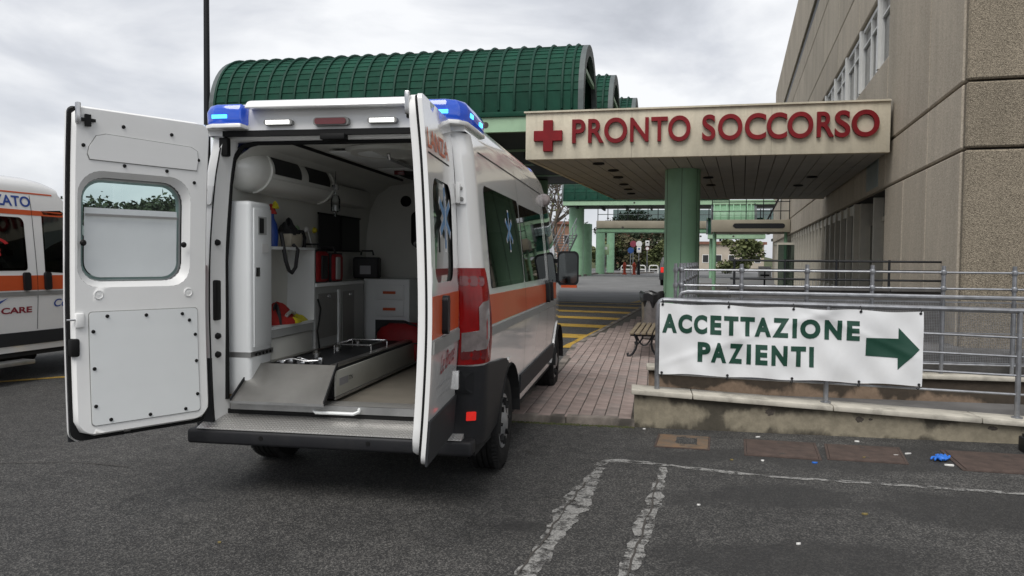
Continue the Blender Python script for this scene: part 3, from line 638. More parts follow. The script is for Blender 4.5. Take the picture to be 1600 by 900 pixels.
G().box(-.14, -.045, -.06, .05, 0.1425, 0.1445).build('label', 'label_yellow', bt_)
G().box(-.03, .02, -.05, .0, 0.1425, 0.1442).build('label', 'paper', bt_)
lit = ((1.21, 6.90, .03, .012, 'paper', 'white paper scrap beside the foot of the ramp wall, left of the rusty cover'), (2.15, 6.62, .045, .014, 'paper', 'small white paper strip behind the brown cover'), (2.95, 6.48, .05, .014, 'paper', 'flat white scrap at the wall above the third cover'), (3.05, 6.02, .045, .014, 'paper', 'torn white scrap between two brown covers'), (3.17, 6.08, .06, .012, 'paper', 'thin pale strip beside the blue glove'), (3.31, 5.74, .10, .028, 'paper', 'white packet lying in front of the blue glove'), (1.93, 5.83, .035, .022, 'paper', 'white crumb of paper in front of the second cover'), (2.31, 5.78, .04, .02, 'glove_blue', 'blue plastic scrap in front of the second cover'), (1.56, 4.10, .03, .02, 'paper', 'white scrap alone on the open asphalt'), (1.7, 5.85, .03, .018, 'leaf_litter', 'yellowish dead leaf by the paint line'), (2.15, 4.60, .035, .02, 'leaf_litter', 'dry leaf on the damp asphalt patch'), (1.22, 3.46, .04, .02, 'leaf_litter', 'brown leaf near the end of the paint line'), (-1.55, 4.05, .02, .014, 'leaf_litter', 'tiny dry leaf on the asphalt behind the ambulance'), (-2.62, 3.62, .03, .02, 'leaf_litter', 'brown leaf under the open left rear door'), (1.18, 4.75, .022, .014, 'paper', 'white chip of paper between the paint lines'), (2.75, 5.92, .03, .012, 'leaf_litter', 'yellow fleck on the third cover'))
for x, y, a, b, m_, lb in lit:
    n = 7; pts = [(a/2*math.cos(t)*random.uniform(.6, 1.2), b/2*math.sin(t)*random.uniform(.7, 1.2)) for t in [2*math.pi*k/n for k in range(n)]]
    g = G().prism(pts, lambda p, q: (p, q, .0), lambda p, q: (p, q, .005+.006*abs(math.sin(p*60))))
    tag(g.build('litter', m_, loc=(x, y, 0.011 if 'fleck' in lb else 0.002), rot=(0, 0, random.uniform(-.4, .4))), lb, 'litter', 'litter on the asphalt')

# ================================================================== HOSPITAL BUILDING (x right along its short face, y away along its long face)
BT = 16.2; BO = (5.208, 8.928)
bld = thing('hospital_building', 'large beige precast concrete hospital building with long window bands', 'building', (*BO, 0), R(-BT))
pcache = {}
def panel(face, a0, a1, z0, z1, mat):
    """one precast slab on the long face ('L') or the short face ('S'), chamfered, with open joints all round"""
    w_, h_ = round(a1-a0, 3), round(z1-z0, 3); j = 0.014; key = (w_, h_, face, mat)
    if key not in pcache:
        me = (G().box(-0.0, 0.12, 0, w_-2*j, 0, h_-2*j) if face == 'L' else G().box(0, w_-2*j, 0, 0.12, 0, h_-2*j)).mesh('wall_panel', bevel=0.02, seg=1)
        me.materials.append(MATS[mat]); pcache[key] = me
    loc = (0, a0+j, z0+j) if face == 'L' else (a0+j, 0, z0+j)
    link('wall_panel', pcache[key], None, bld, loc)
LEN = 47.4
# solid core behind the slabs, with the two window bands left open as recesses
for z0, z1 in ((2.85, 5.16), (6.55, 13.3)): G().box(0.10, 9, 0.10, LEN-.1, z0, z1).build('core', 'joint', bld)
G().box(0.10, 9, 0.10, 4.85, -.1, 2.85).build('core', 'joint', bld)
G().box(0.6, 9, 4.85, LEN-.1, -.1, 2.849).build('core', 'room_dark', bld)
G().box(0.45, 9, 0.10, LEN-.1, 5.161, 6.549).build('core', 'room_dark', bld)
ycuts = [0.13, 1.8, 4.9]+[4.9+3.6*k for k in range(1, 12)]+[LEN]
rows = [(2.85, 3.63), (3.63, 5.18), (6.55, 7.57), (7.57, 9.3), (9.3, 10.2), (10.75, 13.4)]
for z0, z1 in rows:
    for a, b in zip(ycuts[:-1], ycuts[1:]):
        if b > 5 or z0 not in (3.63, 6.55): panel('L', a, b, z0, z1, 'panel_fine')
for a, b in ((0.13, 1.8), (1.8, 3.35), (3.35, 4.9)): panel('L', a, b, 0.0, 2.85, 'panel_fine')
for a, b in ((0.13, 1.8), (1.8, 4.9)): panel('L', a, b, 3.63, 7.57, 'panel_fine')
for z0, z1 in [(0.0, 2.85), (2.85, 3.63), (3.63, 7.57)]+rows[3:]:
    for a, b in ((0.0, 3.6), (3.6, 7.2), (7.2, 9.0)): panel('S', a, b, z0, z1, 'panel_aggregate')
G().box(0.085, 9.0, 0.085, LEN, 10.2, 10.75).build('shadow_gap', 'black_steel', bld)
G().box(0.02, 9.0, 0.02, LEN, 13.4, 13.48).build('parapet_cap', 'mullion', bld)
G().box(0.6, 8, LEN, LEN+14, 0, 12.4).build('rear_wing', 'panel_fine', bld)
# upper window band
wf = G().box(0.06, 0.16, 0, 0.06, 5.19, 6.54).box(0.06, 0.16, 1.0, 1.06, 5.19, 6.54).box(0.061, 0.159, 0.06, 1.0, 6.46, 6.54).box(0.061, 0.159, 0.06, 1.0, 5.19, 5.24).box(0.062, 0.158, 0.06, 1.0, 6.12, 6.16).mesh('window', bevel=0.004, seg=1)
wf.materials.append(MATS['window_white'])
wp = G().box(0.105, 0.113, 0.06, 1.0, 5.24, 6.12).mesh('pane'); wp.materials.append(MATS['pane_glass'])
wb = {}
for h in (0.0, .3, .55):
    wb[h] = G().box(0.125, 0.14, 0.07, 0.99, 6.14-h-.05, 6.46).mesh('blind'); wb[h].materials.append(MATS['blind'])
wm = G().box(0.0, 0.20, 0, 0.14, 5.19, 6.545).mesh('pilaster', bevel=.004, seg=1); wm.materials.append(MATS['window_white'])
y = 4.95; k = 0
while y < 41:
    o = link('window', wf, None, bld, (0, y, 0)); link('pane', wp, None, o); link('blind', wb[random.choice((0.0, .3, .3, .55))], None, o)
    y += 1.06
    if k % 2 == 0: link('pilaster', wm, None, bld, (-0.0, y, 0)); y += 0.14
    k += 1
# ground-floor window row under the overhang
lf = G().box(0.05, 0.20, 0, 0.14, 0, 2.84).box(0.10, 0.22, .14, 1.13, 2.62, 2.84).box(0.10, 0.22, .14, 1.13, 0.0, 0.9).box(0.12, 0.20, .60, 0.65, 0.9, 2.62).mesh('window', bevel=.004, seg=1); lf.materials.append(MATS['mullion'])
lp = G().box(0.155, 0.163, .14, 1.13, .9, 2.62).mesh('pane'); lp.materials.append(MATS['pane_glass'])
lb_ = {}
for h in (.2, .7): lb_[h] = G().box(0.225, 0.235, .15, 1.12, 2.62-h, 2.62).mesh('blind'); lb_[h].materials.append(MATS['blind'])
y = 8.9
while y < 45.5:
    o = link('window', lf, None, bld, (0, y, 0)); link('pane', lp, None, o)
    h = random.choice((0, .2, .7))
    if h: link('blind', lb_[h], None, o)
    y += 1.13
# entrance: dark slot, glazed sliding doors
for a, b in ((4.9, 5.05), (5.55, 5.65), (7.0, 7.1), (8.7, 8.89)): G().box(0.16, 0.42, a, b, 0, 2.84).build('entrance_post', 'mullion', bld, bevel=.005)
G().box(.301, .419, 5.65, 7.0, 2.35, 2.45).build('entrance_lintel', 'mullion', bld, bevel=.005)
G().box(.34, .352, 5.05, 5.55, 0, 2.84).build('entrance_pane', 'frosted', bld); G().box(.34, .352, 5.65, 7.0, 2.45, 2.84).build('entrance_pane', 'pane_glass', bld)
for a, b in ((5.66, 6.2), (6.45, 6.99), (7.1, 7.9), (7.9, 8.7)):
    o = G().box(.36, .372, a, b, 0.0, 2.34).build('entrance_door', 'frosted', bld)
    G().box(.355, .378, a, a+.05, 0, 2.345).box(.355, .378, b-.05, b, 0, 2.345).build('door_frame', 'mullion', o)
G().box(.30, .60, 6.2, 6.4, 2.5, 2.62).build('door_sensor', 'black_plastic', bld, bevel=.01)
G().box(-.012, 0.0, 5.6, 6.9, 2.94, 3.55).build('notice_plate', 'film', bld)

pmat('moulding_grey', (0.22, 0.20, 0.16), 0.7)
# ================================================================== CANOPY "PRONTO SOCCORSO"
CA, CB, CC, CD = Vector((0.229, 14.368, 0)), Vector((6.33, 12.985, 0)), Vector((3.115, 23.63, 0)), Vector((9.16, 22.70, 0))
cnp = thing('entrance_canopy', 'cream emergency entrance canopy with red PRONTO SOCCORSO lettering on a green column', 'canopy', CA)
Z0, Z1 = 3.40, 4.235
def cq(s, t, z): # s across 0..1, t deep 0..1
    p = (CA*(1-s)+CB*s)*(1-t)+(CC*(1-s)+CD*s)*t - CA; return (p.x, p.y, z)
th_ = 0.012
for (s0, s1, t0, t1, nm) in ((0, 1, 0, th_, 'fascia'), (0, th_, th_, 1, 'side_fascia'), (0, 1, 0.992, 1, 'rear_fascia')):
    G().hexa([cq(s0, t0, Z0-.02), cq(s1, t0, Z0-.02), cq(s1, t1, Z0-.02), cq(s0, t1, Z0-.02), cq(s0, t0, Z1), cq(s1, t0, Z1), cq(s1, t1, Z1), cq(s0, t1, Z1)]).build(nm, 'cream', cnp, bevel=.01)
G().hexa([cq(.003, .013, 4.05), cq(.999, .013, 4.05), cq(.999, .99, 4.05), cq(.003, .99, 4.05), cq(.003, .013, 4.15), cq(.999, .013, 4.15), cq(.999, .99, 4.15), cq(.003, .99, 4.15)]).build('roof_deck', 'dark_concrete', cnp)
G().hexa([cq(-.004, -.004, Z1), cq(1.0, -.004, Z1), cq(1.0, .016, Z1), cq(-.004, .016, Z1), cq(-.004, -.004, Z1+.03), cq(1.0, -.004, Z1+.03), cq(1.0, .016, Z1+.03), cq(-.004, .016, Z1+.03)]).build('cap_flashing', 'cream', cnp)
G().hexa([cq(.012, .012, 3.47), cq(.999, .012, 3.47), cq(.999, .992, 3.47), cq(.012, .992, 3.47), cq(.012, .012, 3.5), cq(.999, .012, 3.5), cq(.999, .992, 3.5), cq(.012, .992, 3.5)]).build('soffit_backing', 'joint', cnp)
NP = 24
for i in range(NP):
    a, b = 0.013+0.985*i/NP+.0012, 0.013+0.985*(i+1)/NP-.0012
    G().hexa([cq(a, .0135, Z0), cq(b, .0135, Z0), cq(b, .991, Z0), cq(a, .991, Z0), cq(a, .0135, Z0+.05), cq(b, .0135, Z0+.05), cq(b, .991, Z0+.05), cq(a, .991, Z0+.05)]).build('soffit_plank', 'soffit', cnp)
me_d = G().lathe([(.10, 0), (.115, -.012), (.115, -.03), (.085, -.034), (.07, -.012), (.001, -.012)], 18).mesh('downlight', smooth=True); me_d.materials.append(MATS['black_steel'])
for (x, y) in ((1.65, 14.9), (2.08, 16.0), (2.36, 17.3), (2.72, 18.9), (3.02, 20.2), (3.3, 21.5), (4.35, 17.2), (4.85, 18.9), (6.55, 16.9), (6.95, 18.8)):
    link('downlight', me_d, None, cnp, (x-CA.x, y-CA.y, Z0))
cx_, cy_ = 3.50-CA.x, 15.9-CA.y
G().lathe([(.358, 0), (.358, Z0-.005)], 40, 'z', (cx_, cy_, 0)).build('column', 'green_paint', cnp, smooth=True)
for a in (200, 255, 310): G().bar((cx_+.359*math.cos(R(a)), cy_+.359*math.sin(R(a)), .1), (cx_+.359*math.cos(R(a)), cy_+.359*math.sin(R(a)), Z0-.006), .008, .006).build('column_seam', 'dark_steel', cnp)
dF = (CB-CA).normalized(); nF = Vector((dF.y, -dF.x, 0)); WF = (CB-CA).length
def fas(d, z, off): p = dF*d + nF*off; return (p.x, p.y, z)
def px2d(p): # lateral place of a letter edge measured along the fascia
    k = (p-821)/575.0; return WF*k*1.0/(1.0+(1-k)*(-0.095)) if False else WF*(k*14.38)/(k*14.38+(1-k)*13.0)
lt = [('P',245,298),('R',310,373),('O',375,468),('N',480,555),('T',565,632),('O',634,725),('S',772,826),('O',836,935),('C',945,1031),('C',1034,1116),('O',1118,1222),('R',1237,1307),('S',1310,1372),('O',1378,1490)]
for ch, a, b in lt:
    d0, d1 = px2d(800+a*.3875), px2d(800+b*.3875); rnd = 0.012 if ch in 'OCS' else 0.0
    V, F = glyphs(ch, 0.016, 0.035, 0, 8)
    g = G().add([fas(d0+(d1-d0)*v[0], 3.655-rnd+(0.43+2*rnd)*v[1], 0.034+v[2]) for v in V], F); g.build('letter', 'sign_red', cnp)
for d_ in (1.95, 4.35): G().hexa([fas(d_, Z0-.02, .0015), fas(d_+.006, Z0-.02, .0015), fas(d_+.006, Z0-.02, -.004), fas(d_, Z0-.02, -.004), fas(d_, Z1, .0015), fas(d_+.006, Z1, .0015), fas(d_+.006, Z1, -.004), fas(d_, Z1, -.004)]).build('panel_seam', 'moulding_grey', cnp)
c0, c1 = px2d(835), px2d(879.5); w3_ = (c1-c0)/3; zc = 3.80; hh = .275; th3 = .09
cross = [(-.5, -1/6), (-1/6, -1/6), (-1/6, -.5), (1/6, -.5), (1/6, -1/6), (.5, -1/6), (.5, 1/6), (1/6, 1/6), (1/6, .5), (-1/6, .5), (-1/6, 1/6), (-.5, 1/6)]
G().prism(cross, lambda a, b: fas((c0+c1)/2+a*(c1-c0), zc+b*.57, .002), lambda a, b: fas((c0+c1)/2+a*(c1-c0), zc+b*.57, .085)).build('red_cross', 'sign_red', cnp, bevel=.006, seg=1)

# ================================================================== GREEN BARREL-VAULTED WALKWAYS
def vault_walkway(org, th, length, label, zb=5.40, Rv=1.75, nb=25, cols=(-3.0, -8.9), beam_to=3.2, mat='vault_green', deck=True, colr=.34):
    t = thing('vaulted_walkway', label, 'walkway', (*org, 0), R(-th))
    bw = length/nb; skirt = 0.32; rowsn = 13
    def arcp(a, r): return (Rv-r*math.cos(a), zb+skirt+r*math.sin(a)*1.0)
    # one bay: stepped courses of panels round the whole arch
    g = G()
    prof = [(0.0, zb), (0.0, zb+skirt)]
    for k in range(2*rowsn):
        a0, a1 = math.pi*k/(2*rowsn), math.pi*(k+1)/(2*rowsn); front = k < rowsn
        r0, r1 = (Rv, Rv-0.018) if front else (Rv-0.018, Rv)
        prof += [arcp(a0, r0), arcp(a1, r1)]
    prof += [(2*Rv, zb+skirt), (2*Rv, zb)]
    inn = [(0.06, zb)]+[arcp(math.pi*k/22, Rv-.09) for k in range(23)]+[(2*Rv-.06, zb)]
    for pr in (prof,):
        vs = []; fs = []
        for (py, pz) in pr: vs += [(0.002, py, pz), (bw-.002, py, pz)]
        for k in range(len(pr)-1): fs.append((2*k, 2*k+1, 2*k+3, 2*k+2))
        g.add(vs, fs)
    vs = []; fs = []
    for (py, pz) in inn: vs += [(0.002, py, pz), (bw-.002, py, pz)]
    for k in range(len(inn)-1): fs.append((2*k, 2*k+2, 2*k+3, 2*k+1))
    g.add(vs, fs)
    me = g.mesh('roof_bay', smooth=True, sharp=12); me.materials.append(MATS[mat])
    rb = G().tube([(0, -0.02, zb+.05), (0, -0.02, zb+skirt)]+[(0, *arcp(math.pi*k/24, Rv+.02)) for k in range(25)]+[(0, 2*Rv+.02, zb+.05)], 0.036, 6).mesh('rib', smooth=True, sharp=60); rb.materials.append(MATS['vault_rib'] if mat == 'vault_green' else MATS['green_paint'])
    for i in range(nb):
        link('roof_bay', me, None, t, (-length+i*bw, 0, 0)); link('rib', rb, None, t, (-length+i*bw+(0.05 if i == 0 else 0), 0, 0))
    link('rib', rb, None, t, (-0.16, 0, 0))
    for x in (0.0, -length-.14):
        o_ = [(0.0, zb-.1), (0.0, zb+skirt)]+[arcp(math.pi*k/24, Rv) for k in range(25)]+[(2*Rv, zb-.1)]
        i_ = [(0.30, zb-.1)]+[(Rv-(Rv-.30)*math.cos(math.pi*k/24), zb+skirt+(Rv-.30)*math.sin(math.pi*k/24)) for k in range(25)]+[(2*Rv-.30, zb-.1)]
        G().prism(o_+i_[::-1], lambda a, b: (x, a, b), lambda a, b: (x+.14, a, b)).build('end_arch', 'arch_grey', t)
        G().box(x+.03, x+.11, .3, 2*Rv-.3, zb+1.15, zb+1.27).build('tie_beam', 'green_light', t)
    G().box(-length, .12, -.08, .07, zb-.13, zb-.002).build('gutter', 'vault_green' if mat == 'vault_green' else 'green_paint', t, bevel=.015)
    for y in (-.02, 2*Rv-.18):
        g = G(); hx = -2.35
        g.prism(rrect(-length, beam_to, zb-.52, zb-.135, 0.01, 2), lambda a, b: (a, y, b), lambda a, b: (a, y+.16, b)).build('edge_beam', 'green_light', t)
        if y < 0: 
            for hx in (-2.45, -5.2, -7.9): G().lathe([(.085, -.004), (.085, .002)], 18, 'y', (hx, y, zb-.33)).build('beam_hole', 'joint', t)
    if deck:
        G().box(-length, beam_to, .15, 2*Rv-.19, zb-.50, zb-.36).build('deck', 'dark_steel', t)
        for i in range(5): G().box(-length+1+i*2.2, -length+1.16+i*2.2, .15, 2*Rv-.19, zb-.72, zb-.501).build('cross_beam', 'dark_steel', t)
    for x in cols:
        G().lathe([(colr, 0), (colr, zb-.53)], 28, 'z', (x, Rv, 0)).build('column', 'green_paint', t, smooth=True)
    return t
vault_walkway((1.66, 20.0), 12.0, 10.5, 'dark green ribbed barrel vault walkway rising above the open ambulance')
vault_walkway((2.84, 23.4), 12.0, 10.2, 'second green barrel vault, its round end peeking out behind the first', cols=(-4.5, -8.9))
vault_walkway((4.05, 26.8), 12.0, 10.2, 'third green barrel vault, farthest of the row behind the canopy sign', cols=(-4.5, -8.9))
vault_walkway((5.2, 30.2), 12.0, 10.2, 'last green vault of the row, hidden low behind the third vault end', cols=(-4.5,), nb=10)
# distant crossing walkway with its columns
fw = vault_walkway((18.4, 66.0), 12.0, 14.2, 'far dark green walkway crossing the road beyond the canopy', zb=6.9, Rv=2.6, nb=14, cols=(-13.3,), beam_to=6, deck=True, colr=.7)
pmat('dull_beige', (0.30, 0.27, 0.205), 0.7, var=0.2, vscale=1.0)
lowb = thing('footbridge', 'beige and green footbridge with railings spanning the road in the distance', 'bridge', (8.6, 78, 0), R(-6))
G().box(0, 20, 0, 2.6, 4.35, 4.75).build('girder', 'green_paint', lowb, bevel=.02); G().box(-.1, 20, -.12, 2.72, 4.75, 5.5).build('parapet', 'dull_beige', lowb, bevel=.03)
for i in range(21): G().box(i, i+.08, -.05, .0, 5.5, 6.75).build('railing_post', 'black_steel', lowb)
for z in (6.1, 6.7): G().box(0, 20, -.04, -.0, z, z+.07).build('rail', 'arch_grey', lowb)
G().box(1.6, 20, 1.2, 1.25, 5.52, 6.7).build('glazing', 'frosted', lowb)
for (x, y, r_, h) in ((7.1, 75, .66, 5.0), (9.55, 83.5, .48, 4.7), (11.75, 92, .46, 4.9)):
    tag(G().lathe([(r_, 0), (r_, h), (r_*.9, h+.02)], 28, 'z').build('bridge_column', 'green_paint', loc=(x, y, 0), smooth=True), {7.1: 'round green column just right of the tall far walkway column', 9.55: 'round green column under the footbridge, between two others', 11.75: 'round green column nearest the road signs'}[x], 'column', 'columns under the far footbridge')
# far right: covered passage with sign board, railing, light green vault
psg = thing('passage_roof', 'beige canopy with an added blank dark plate across the passage by the building', 'canopy', (10.65, 37.6, 0), R(-14))
G().box(-.9, 2.75, 0, 3.0, 2.95, 3.55).build('fascia', 'dull_beige', psg, bevel=.02)
G().prism([(0.0+.1, 3.25)]+[(0.22-.12*math.sin(t), 3.25+.12*math.cos(t)) for t in [R(a) for a in (150, 90, 30, 0)]]+[(2.4+.12*math.sin(t), 3.25+.12*math.cos(t)) for t in [R(a) for a in (0, 45, 90, 135, 180)]]+[(0.22, 3.13)], lambda a, b: (a, -.012, b), lambda a, b: (a, .002, b)).build('added_plate', 'black_steel', psg)  # made-up dark plate over obscured lettering; the real fascia carries no such band
for x in (-.75, 2.6): G().lathe([(.08, 0), (.08, 2.95)], 12, 'z', (x, .4, 0)).build('post', 'green_paint', psg, smooth=True)
for x in (-.9, -.1, .7, 1.5, 2.3, 2.7): G().box(x, x+.04, .1, .14, 3.55, 4.85).build('railing_post', 'black_steel', psg)
for z in (3.95, 4.4, 4.82): G().box(-.9, 2.75, .1, .13, z, z+.04).build('rail', 'black_steel', psg)
G().bar((1.75, .6, 3.56), (2.6, .6, 5.3), .08, .08).build('brace', 'black_steel', psg)
vl = vault_walkway((14.6, 46.5), 14.0, 2.4, 'small pale green barrel vault beyond the passage canopy', zb=3.9, Rv=.75, nb=6, cols=(-2.3,), beam_to=0.2, mat='green_paint', colr=.12)
vault_walkway((21.5, 66), 14.0, 4.6, 'low dark green crossing far along the building', zb=4.0, Rv=1.0, nb=6, cols=(-4.3,), beam_to=.2, colr=.15)
gb = thing('glass_porch', 'small glazed porch box standing against the building far along the passage', 'porch', (12.75, 35.2, 0), R(-16.2))
G().box(-.6, .9, 0, .05, 2.3, 2.4).box(-.6, -.55, 0, .05, 0, 2.3).box(.3, .35, 0, .05, 0, 2.3).box(.85, .9, 0, .05, 0, 2.3).box(-.6, -.55, .05, 3, 2.3, 2.4).build('frame', 'mullion', gb)
for a, b in ((-.55, .3), (.35, .85)): G().box(a, b, .02, .03, 0, 2.3).build('pane', 'frosted', gb)
ns = thing('notice_sign', 'small white notice on a thin post behind the railings', 'sign', (5.62, 17.1, 0))
G().lathe([(.02, 0), (.02, 1.3)], 8).build('post', 'black_steel', ns); G().box(-.14, .14, -.012, .012, 1.12, 1.42).build('plate', 'sign_white', ns)
for z in (1.2, 1.3): G().box(-.1, .1, -.0145, -.0122, z, z+.04).build('text_line', 'black_steel', ns)

# ================================================================== STREET FURNITURE
bch = thing('bench', 'wooden slat park bench with curled black iron legs beside the banner', 'bench', (1.76, 11.45, KZ), R(-13))
for i in range(5): G().box(i*.088, i*.088+.066, 0, 1.9, .345, .378).build('slat', 'wood_slat', bch, bevel=.006)
for y in (.10, 1.78):
    for x0, s in ((.05, 1), (.38, -1)):
        pts = [(x0+.02*s, y, .335), (x0+.05*s, y, .27), (x0+.06*s, y, .20), (x0+.04*s, y, .12), (x0+.0*s, y, .05), (x0-.04*s, y, .018), (x0-.08*s, y, .018), (x0-.085*s, y, .045), (x0-.06*s, y, .05)]
        G().tube(pts, .017, 7).build('leg', 'black_steel', bch, smooth=True)
    G().bar((0.01, y, .33), (.42, y, .33), .03, .03).build('bracket', 'black_steel', bch)
    G().tube([(.10, y, .32), (.14, y, .24), (.18, y, .19), (.215, y, .175), (.25, y, .19), (.29, y, .24), (.33, y, .32)], .013, 6).build('scroll', 'black_steel', bch, smooth=True)
bin_ = thing('litter_bin', 'round steel litter bin with a black bag folded over its rim', 'bin', (2.60, 14.2, KZ))
G().lathe([(.17, 0.02), (.185, .05), (.20, .80), (.205, .82), (.19, .82)], 26).build('drum', 'steel_bin', bin_, smooth=True)
g = G().lathe([(.19, .60), (.207, .74), (.222, .70), (.228, .84), (.205, .875), (.15, .84), (.02, .70)], 26)
g.v = [(x*(1+.05*math.sin(7*math.atan2(y, x))), y*(1+.05*math.sin(7*math.atan2(y, x)+1)), z+.02*math.sin(5*math.atan2(y, x))) for x, y, z in g.v]
g.build('bin_bag', 'bag_black', bin_, smooth=True)
lp_ = thing('lamp_post', 'tall dark lamp post rising behind the open left rear door', 'lamp post', (-9.9, 25.0, 0))
G().lathe([(.16, 0), (.16, .6), (.115, .65), (.10, 6), (.085, 10.5)], 16).build('pole', 'black_steel', lp_, smooth=True)
G().box(-.12, .12, -.9, .3, 10.5, 10.62).build('lamp_head', 'black_steel', lp_, bevel=.03)

# ================================================================== DISTANT BACKGROUND
def leaves(g, c, rx, ry, rz, n, s, seed):
    rnd = random.Random(seed)
    lumps = [(Vector((rnd.gauss(0, .45)*rx, rnd.gauss(0, .45)*ry, rnd.uniform(-.8, .8)*rz)), rnd.uniform(.28, .5)) for _ in range(16)]
    for _ in range(n):
        lc, lr = rnd.choice(lumps); d = Vector((rnd.gauss(0, 1), rnd.gauss(0, 1), rnd.gauss(0, 1))).normalized()*lr*rnd.uniform(.5, 1.0)
        p = Vector(c)+lc+Vector((d.x*rx, d.y*ry, d.z*rz)); a = Vector((rnd.gauss(0, 1), rnd.gauss(0, 1), rnd.gauss(0, .6))).normalized(); b = a.cross(Vector((rnd.gauss(0, 1), rnd.gauss(0, 1), 1))).normalized(); q = s*rnd.uniform(.6, 1.5)
        n0 = len(g.v); g.v += [tuple(p-a*q), tuple(p+b*q*.55), tuple(p+a*q), tuple(p-b*q*.55)]; g.f.append((n0, n0+1, n0+2, n0+3))
def limbs(g, base, h, r, depth, seed, spread=.55, twig=0.018):
    rnd = random.Random(seed)
    def grow(p, d, L_, r_, k):
        n = 4; pts = [p]; q = p
        for i in range(n):
            d = (d+Vector((rnd.gauss(0, .10), rnd.gauss(0, .10), rnd.gauss(.03, .05)))).normalized(); q = q+d*L_/n; pts.append(q)
        g.tube(pts, [max(twig, r_*(1-.45*i/n)) for i in range(n+1)], 5 if k > 1 else 7, caps=False)
        if k >= depth: return
        m = rnd.choice((3, 4)) if k < depth-1 else rnd.choice((3, 4, 5))
        for i in range(m):
            s = pts[rnd.randint(2, n)]; e = (d*rnd.uniform(.6, 1.1)+Vector((rnd.gauss(0, spread), rnd.gauss(0, spread), rnd.gauss(.1, .25)))).normalized()
            grow(s, e, L_*rnd.uniform(.5, .75), r_*.5, k+1)
    grow(Vector(base), Vector((0, 0, 1)), h*.42, r, 0)
def tree(name, label, loc, h, w_, mat, n, s, seed, group, crown=.62, trunk=.2, bare=False):
    t = thing(name, label, 'tree', loc, 0, group); g = G(); limbs(g, (0, 0, 0), h*(1.0 if bare else .8), trunk, 5 if bare else 2, seed, twig=.03 if bare else .04); g.build('trunk', 'bark', t, smooth=True)
    g = G(); leaves(g, (0, 0, h*(1-crown/2)), w_, w_, h*crown/2, n, s, seed); g.build('crown', mat, t); return t
GB = 'trees beyond the road'
tree('bare_tree', 'tall bare spring tree with fine twigs above the outdoor stair', (3.6, 78, 0), 17, 3.2, 'leaf_light', 260, .14, 3, GB, .7, .22, True)
tree('bare_tree', 'bare thin tree leaning beside the roof end of the ambulance', (6.0, 92, 0), 17, 3.2, 'leaf_light', 200, .16, 5, GB, .7, .22, True)
tree('bare_tree', 'bare branching tree farther back between the two others', (4.2, 104, 0), 18, 4, 'leaf_brown', 160, .16, 8, GB, .7, .25, True)
k = 0
for (x, y, h, w_, m_, lb) in ((15.8, 118, 8.0, 3.4, 'leaf_dark', 'dark green bushy tree right of the round white sign'), (19.6, 122, 9.0, 3.8, 'leaf_dark', 'tall dark evergreen tree close to the green canopy column'), (23.5, 124, 8.5, 3.6, 'leaf_brown', 'brownish tree half hidden by the green canopy column'), (13.2, 112, 4.6, 2.6, 'leaf_light', 'light green shrub tree in front of the orange flats'), (17.6, 112, 5.0, 2.6, 'leaf_brown', 'low reddish brown shrub behind the white hoop barrier'), (21.0, 112, 4.4, 2.6, 'leaf_light', 'pale green shrub beside the dark evergreen'), (27.5, 92, 4.2, 2.6, 'leaf_light', 'rounded yellowish bush under the far low crossing')):
    tree('bushy_tree', lb, (x, y, 0), h, w_, m_, 2600, .24, 20+k, GB, .92, .18); k += 1
for i, (px, y, h, w_) in enumerate(((120, 70, 6.6, 3.0), (160, 66, 7.4, 2.0), (195, 72, 6.4, 3.4), (228, 70, 6.5, 3.4), (262, 74, 7.5, 3.6), (290, 72, 7.0, 3.4), (60, 74, 5.6, 3.2), (330, 76, 6.0, 3.6), (20, 70, 5.4, 3.0))):
    tree('roadside_tree', ['rounded tree left of the pointed conifer on the horizon', 'pointed conifer seen through the rear door window', 'low tree right of the conifer on the horizon', 'low spreading tree in the middle of the door window', 'tallest rounded tree seen through the rear door window', 'broad tree at the right edge of the door window', 'rounded tree far behind the second ambulance', 'broad tree on the horizon hidden behind the rear door hinge', 'tree at the far left horizon behind the second ambulance'][i], ((px-800)/1200*y, y, 0), h, w_, 'leaf_dark', 1500 if i != 1 else 500, .26, 60+i, 'trees on the horizon', .9)
tag(G().add([(-140, 95, -.1), (60, 150, -.1), (60, 190, 3.2), (-140, 140, 2.2)], [(0, 1, 2, 3)]).build('grass_bank', 'grass_bank'), kind='structure')
def flats(name, label, loc, w_, h, mat, nx_, nz_, rz=0):
    t = thing(name, label, 'building', loc, rz)
    G().box(0, w_, 0, 10, 0, h).build('wall', mat, t); G().box(-.4, w_+.4, -.4, 10.4, h, h+.5).build('roof', 'roof_tile', t)
    for j in range(nz_):
        z = 1.2+j*3.0
        for i in range(nx_):
            x = (i+.5)*w_/nx_; o = G().box(x-.6, x+.6, -.04, .06, z, z+1.5).build('window', 'sign_white', t); G().box(x-.5, x+.5, -.06, -.045, z+.1, z+1.4).build('pane', 'room_dark', o)
        if j: G().box(w_*.08, w_*.45, -1.3, -.001, z-1.0, z+.0).build('balcony', 'house_cream', t)
flats('apartment_block', 'orange brick apartment block beyond the road signs', (18.4, 150, 0), 8.5, 6.8, 'brick_orange', 4, 2)
flats('apartment_block', 'cream apartment block with balconies behind the footbridge columns', (24, 175, 0), 12, 7.5, 'house_cream', 5, 2)
flats('apartment_block', 'brick red apartment house behind the outdoor stair', (3.4, 130, 0), 7, 7.5, 'brick_orange', 3, 2)
flats('apartment_block', 'long low cream house seen between the far walkway beams', (34.5, 142, 0), 12, 4.6, 'house_cream', 5, 1)
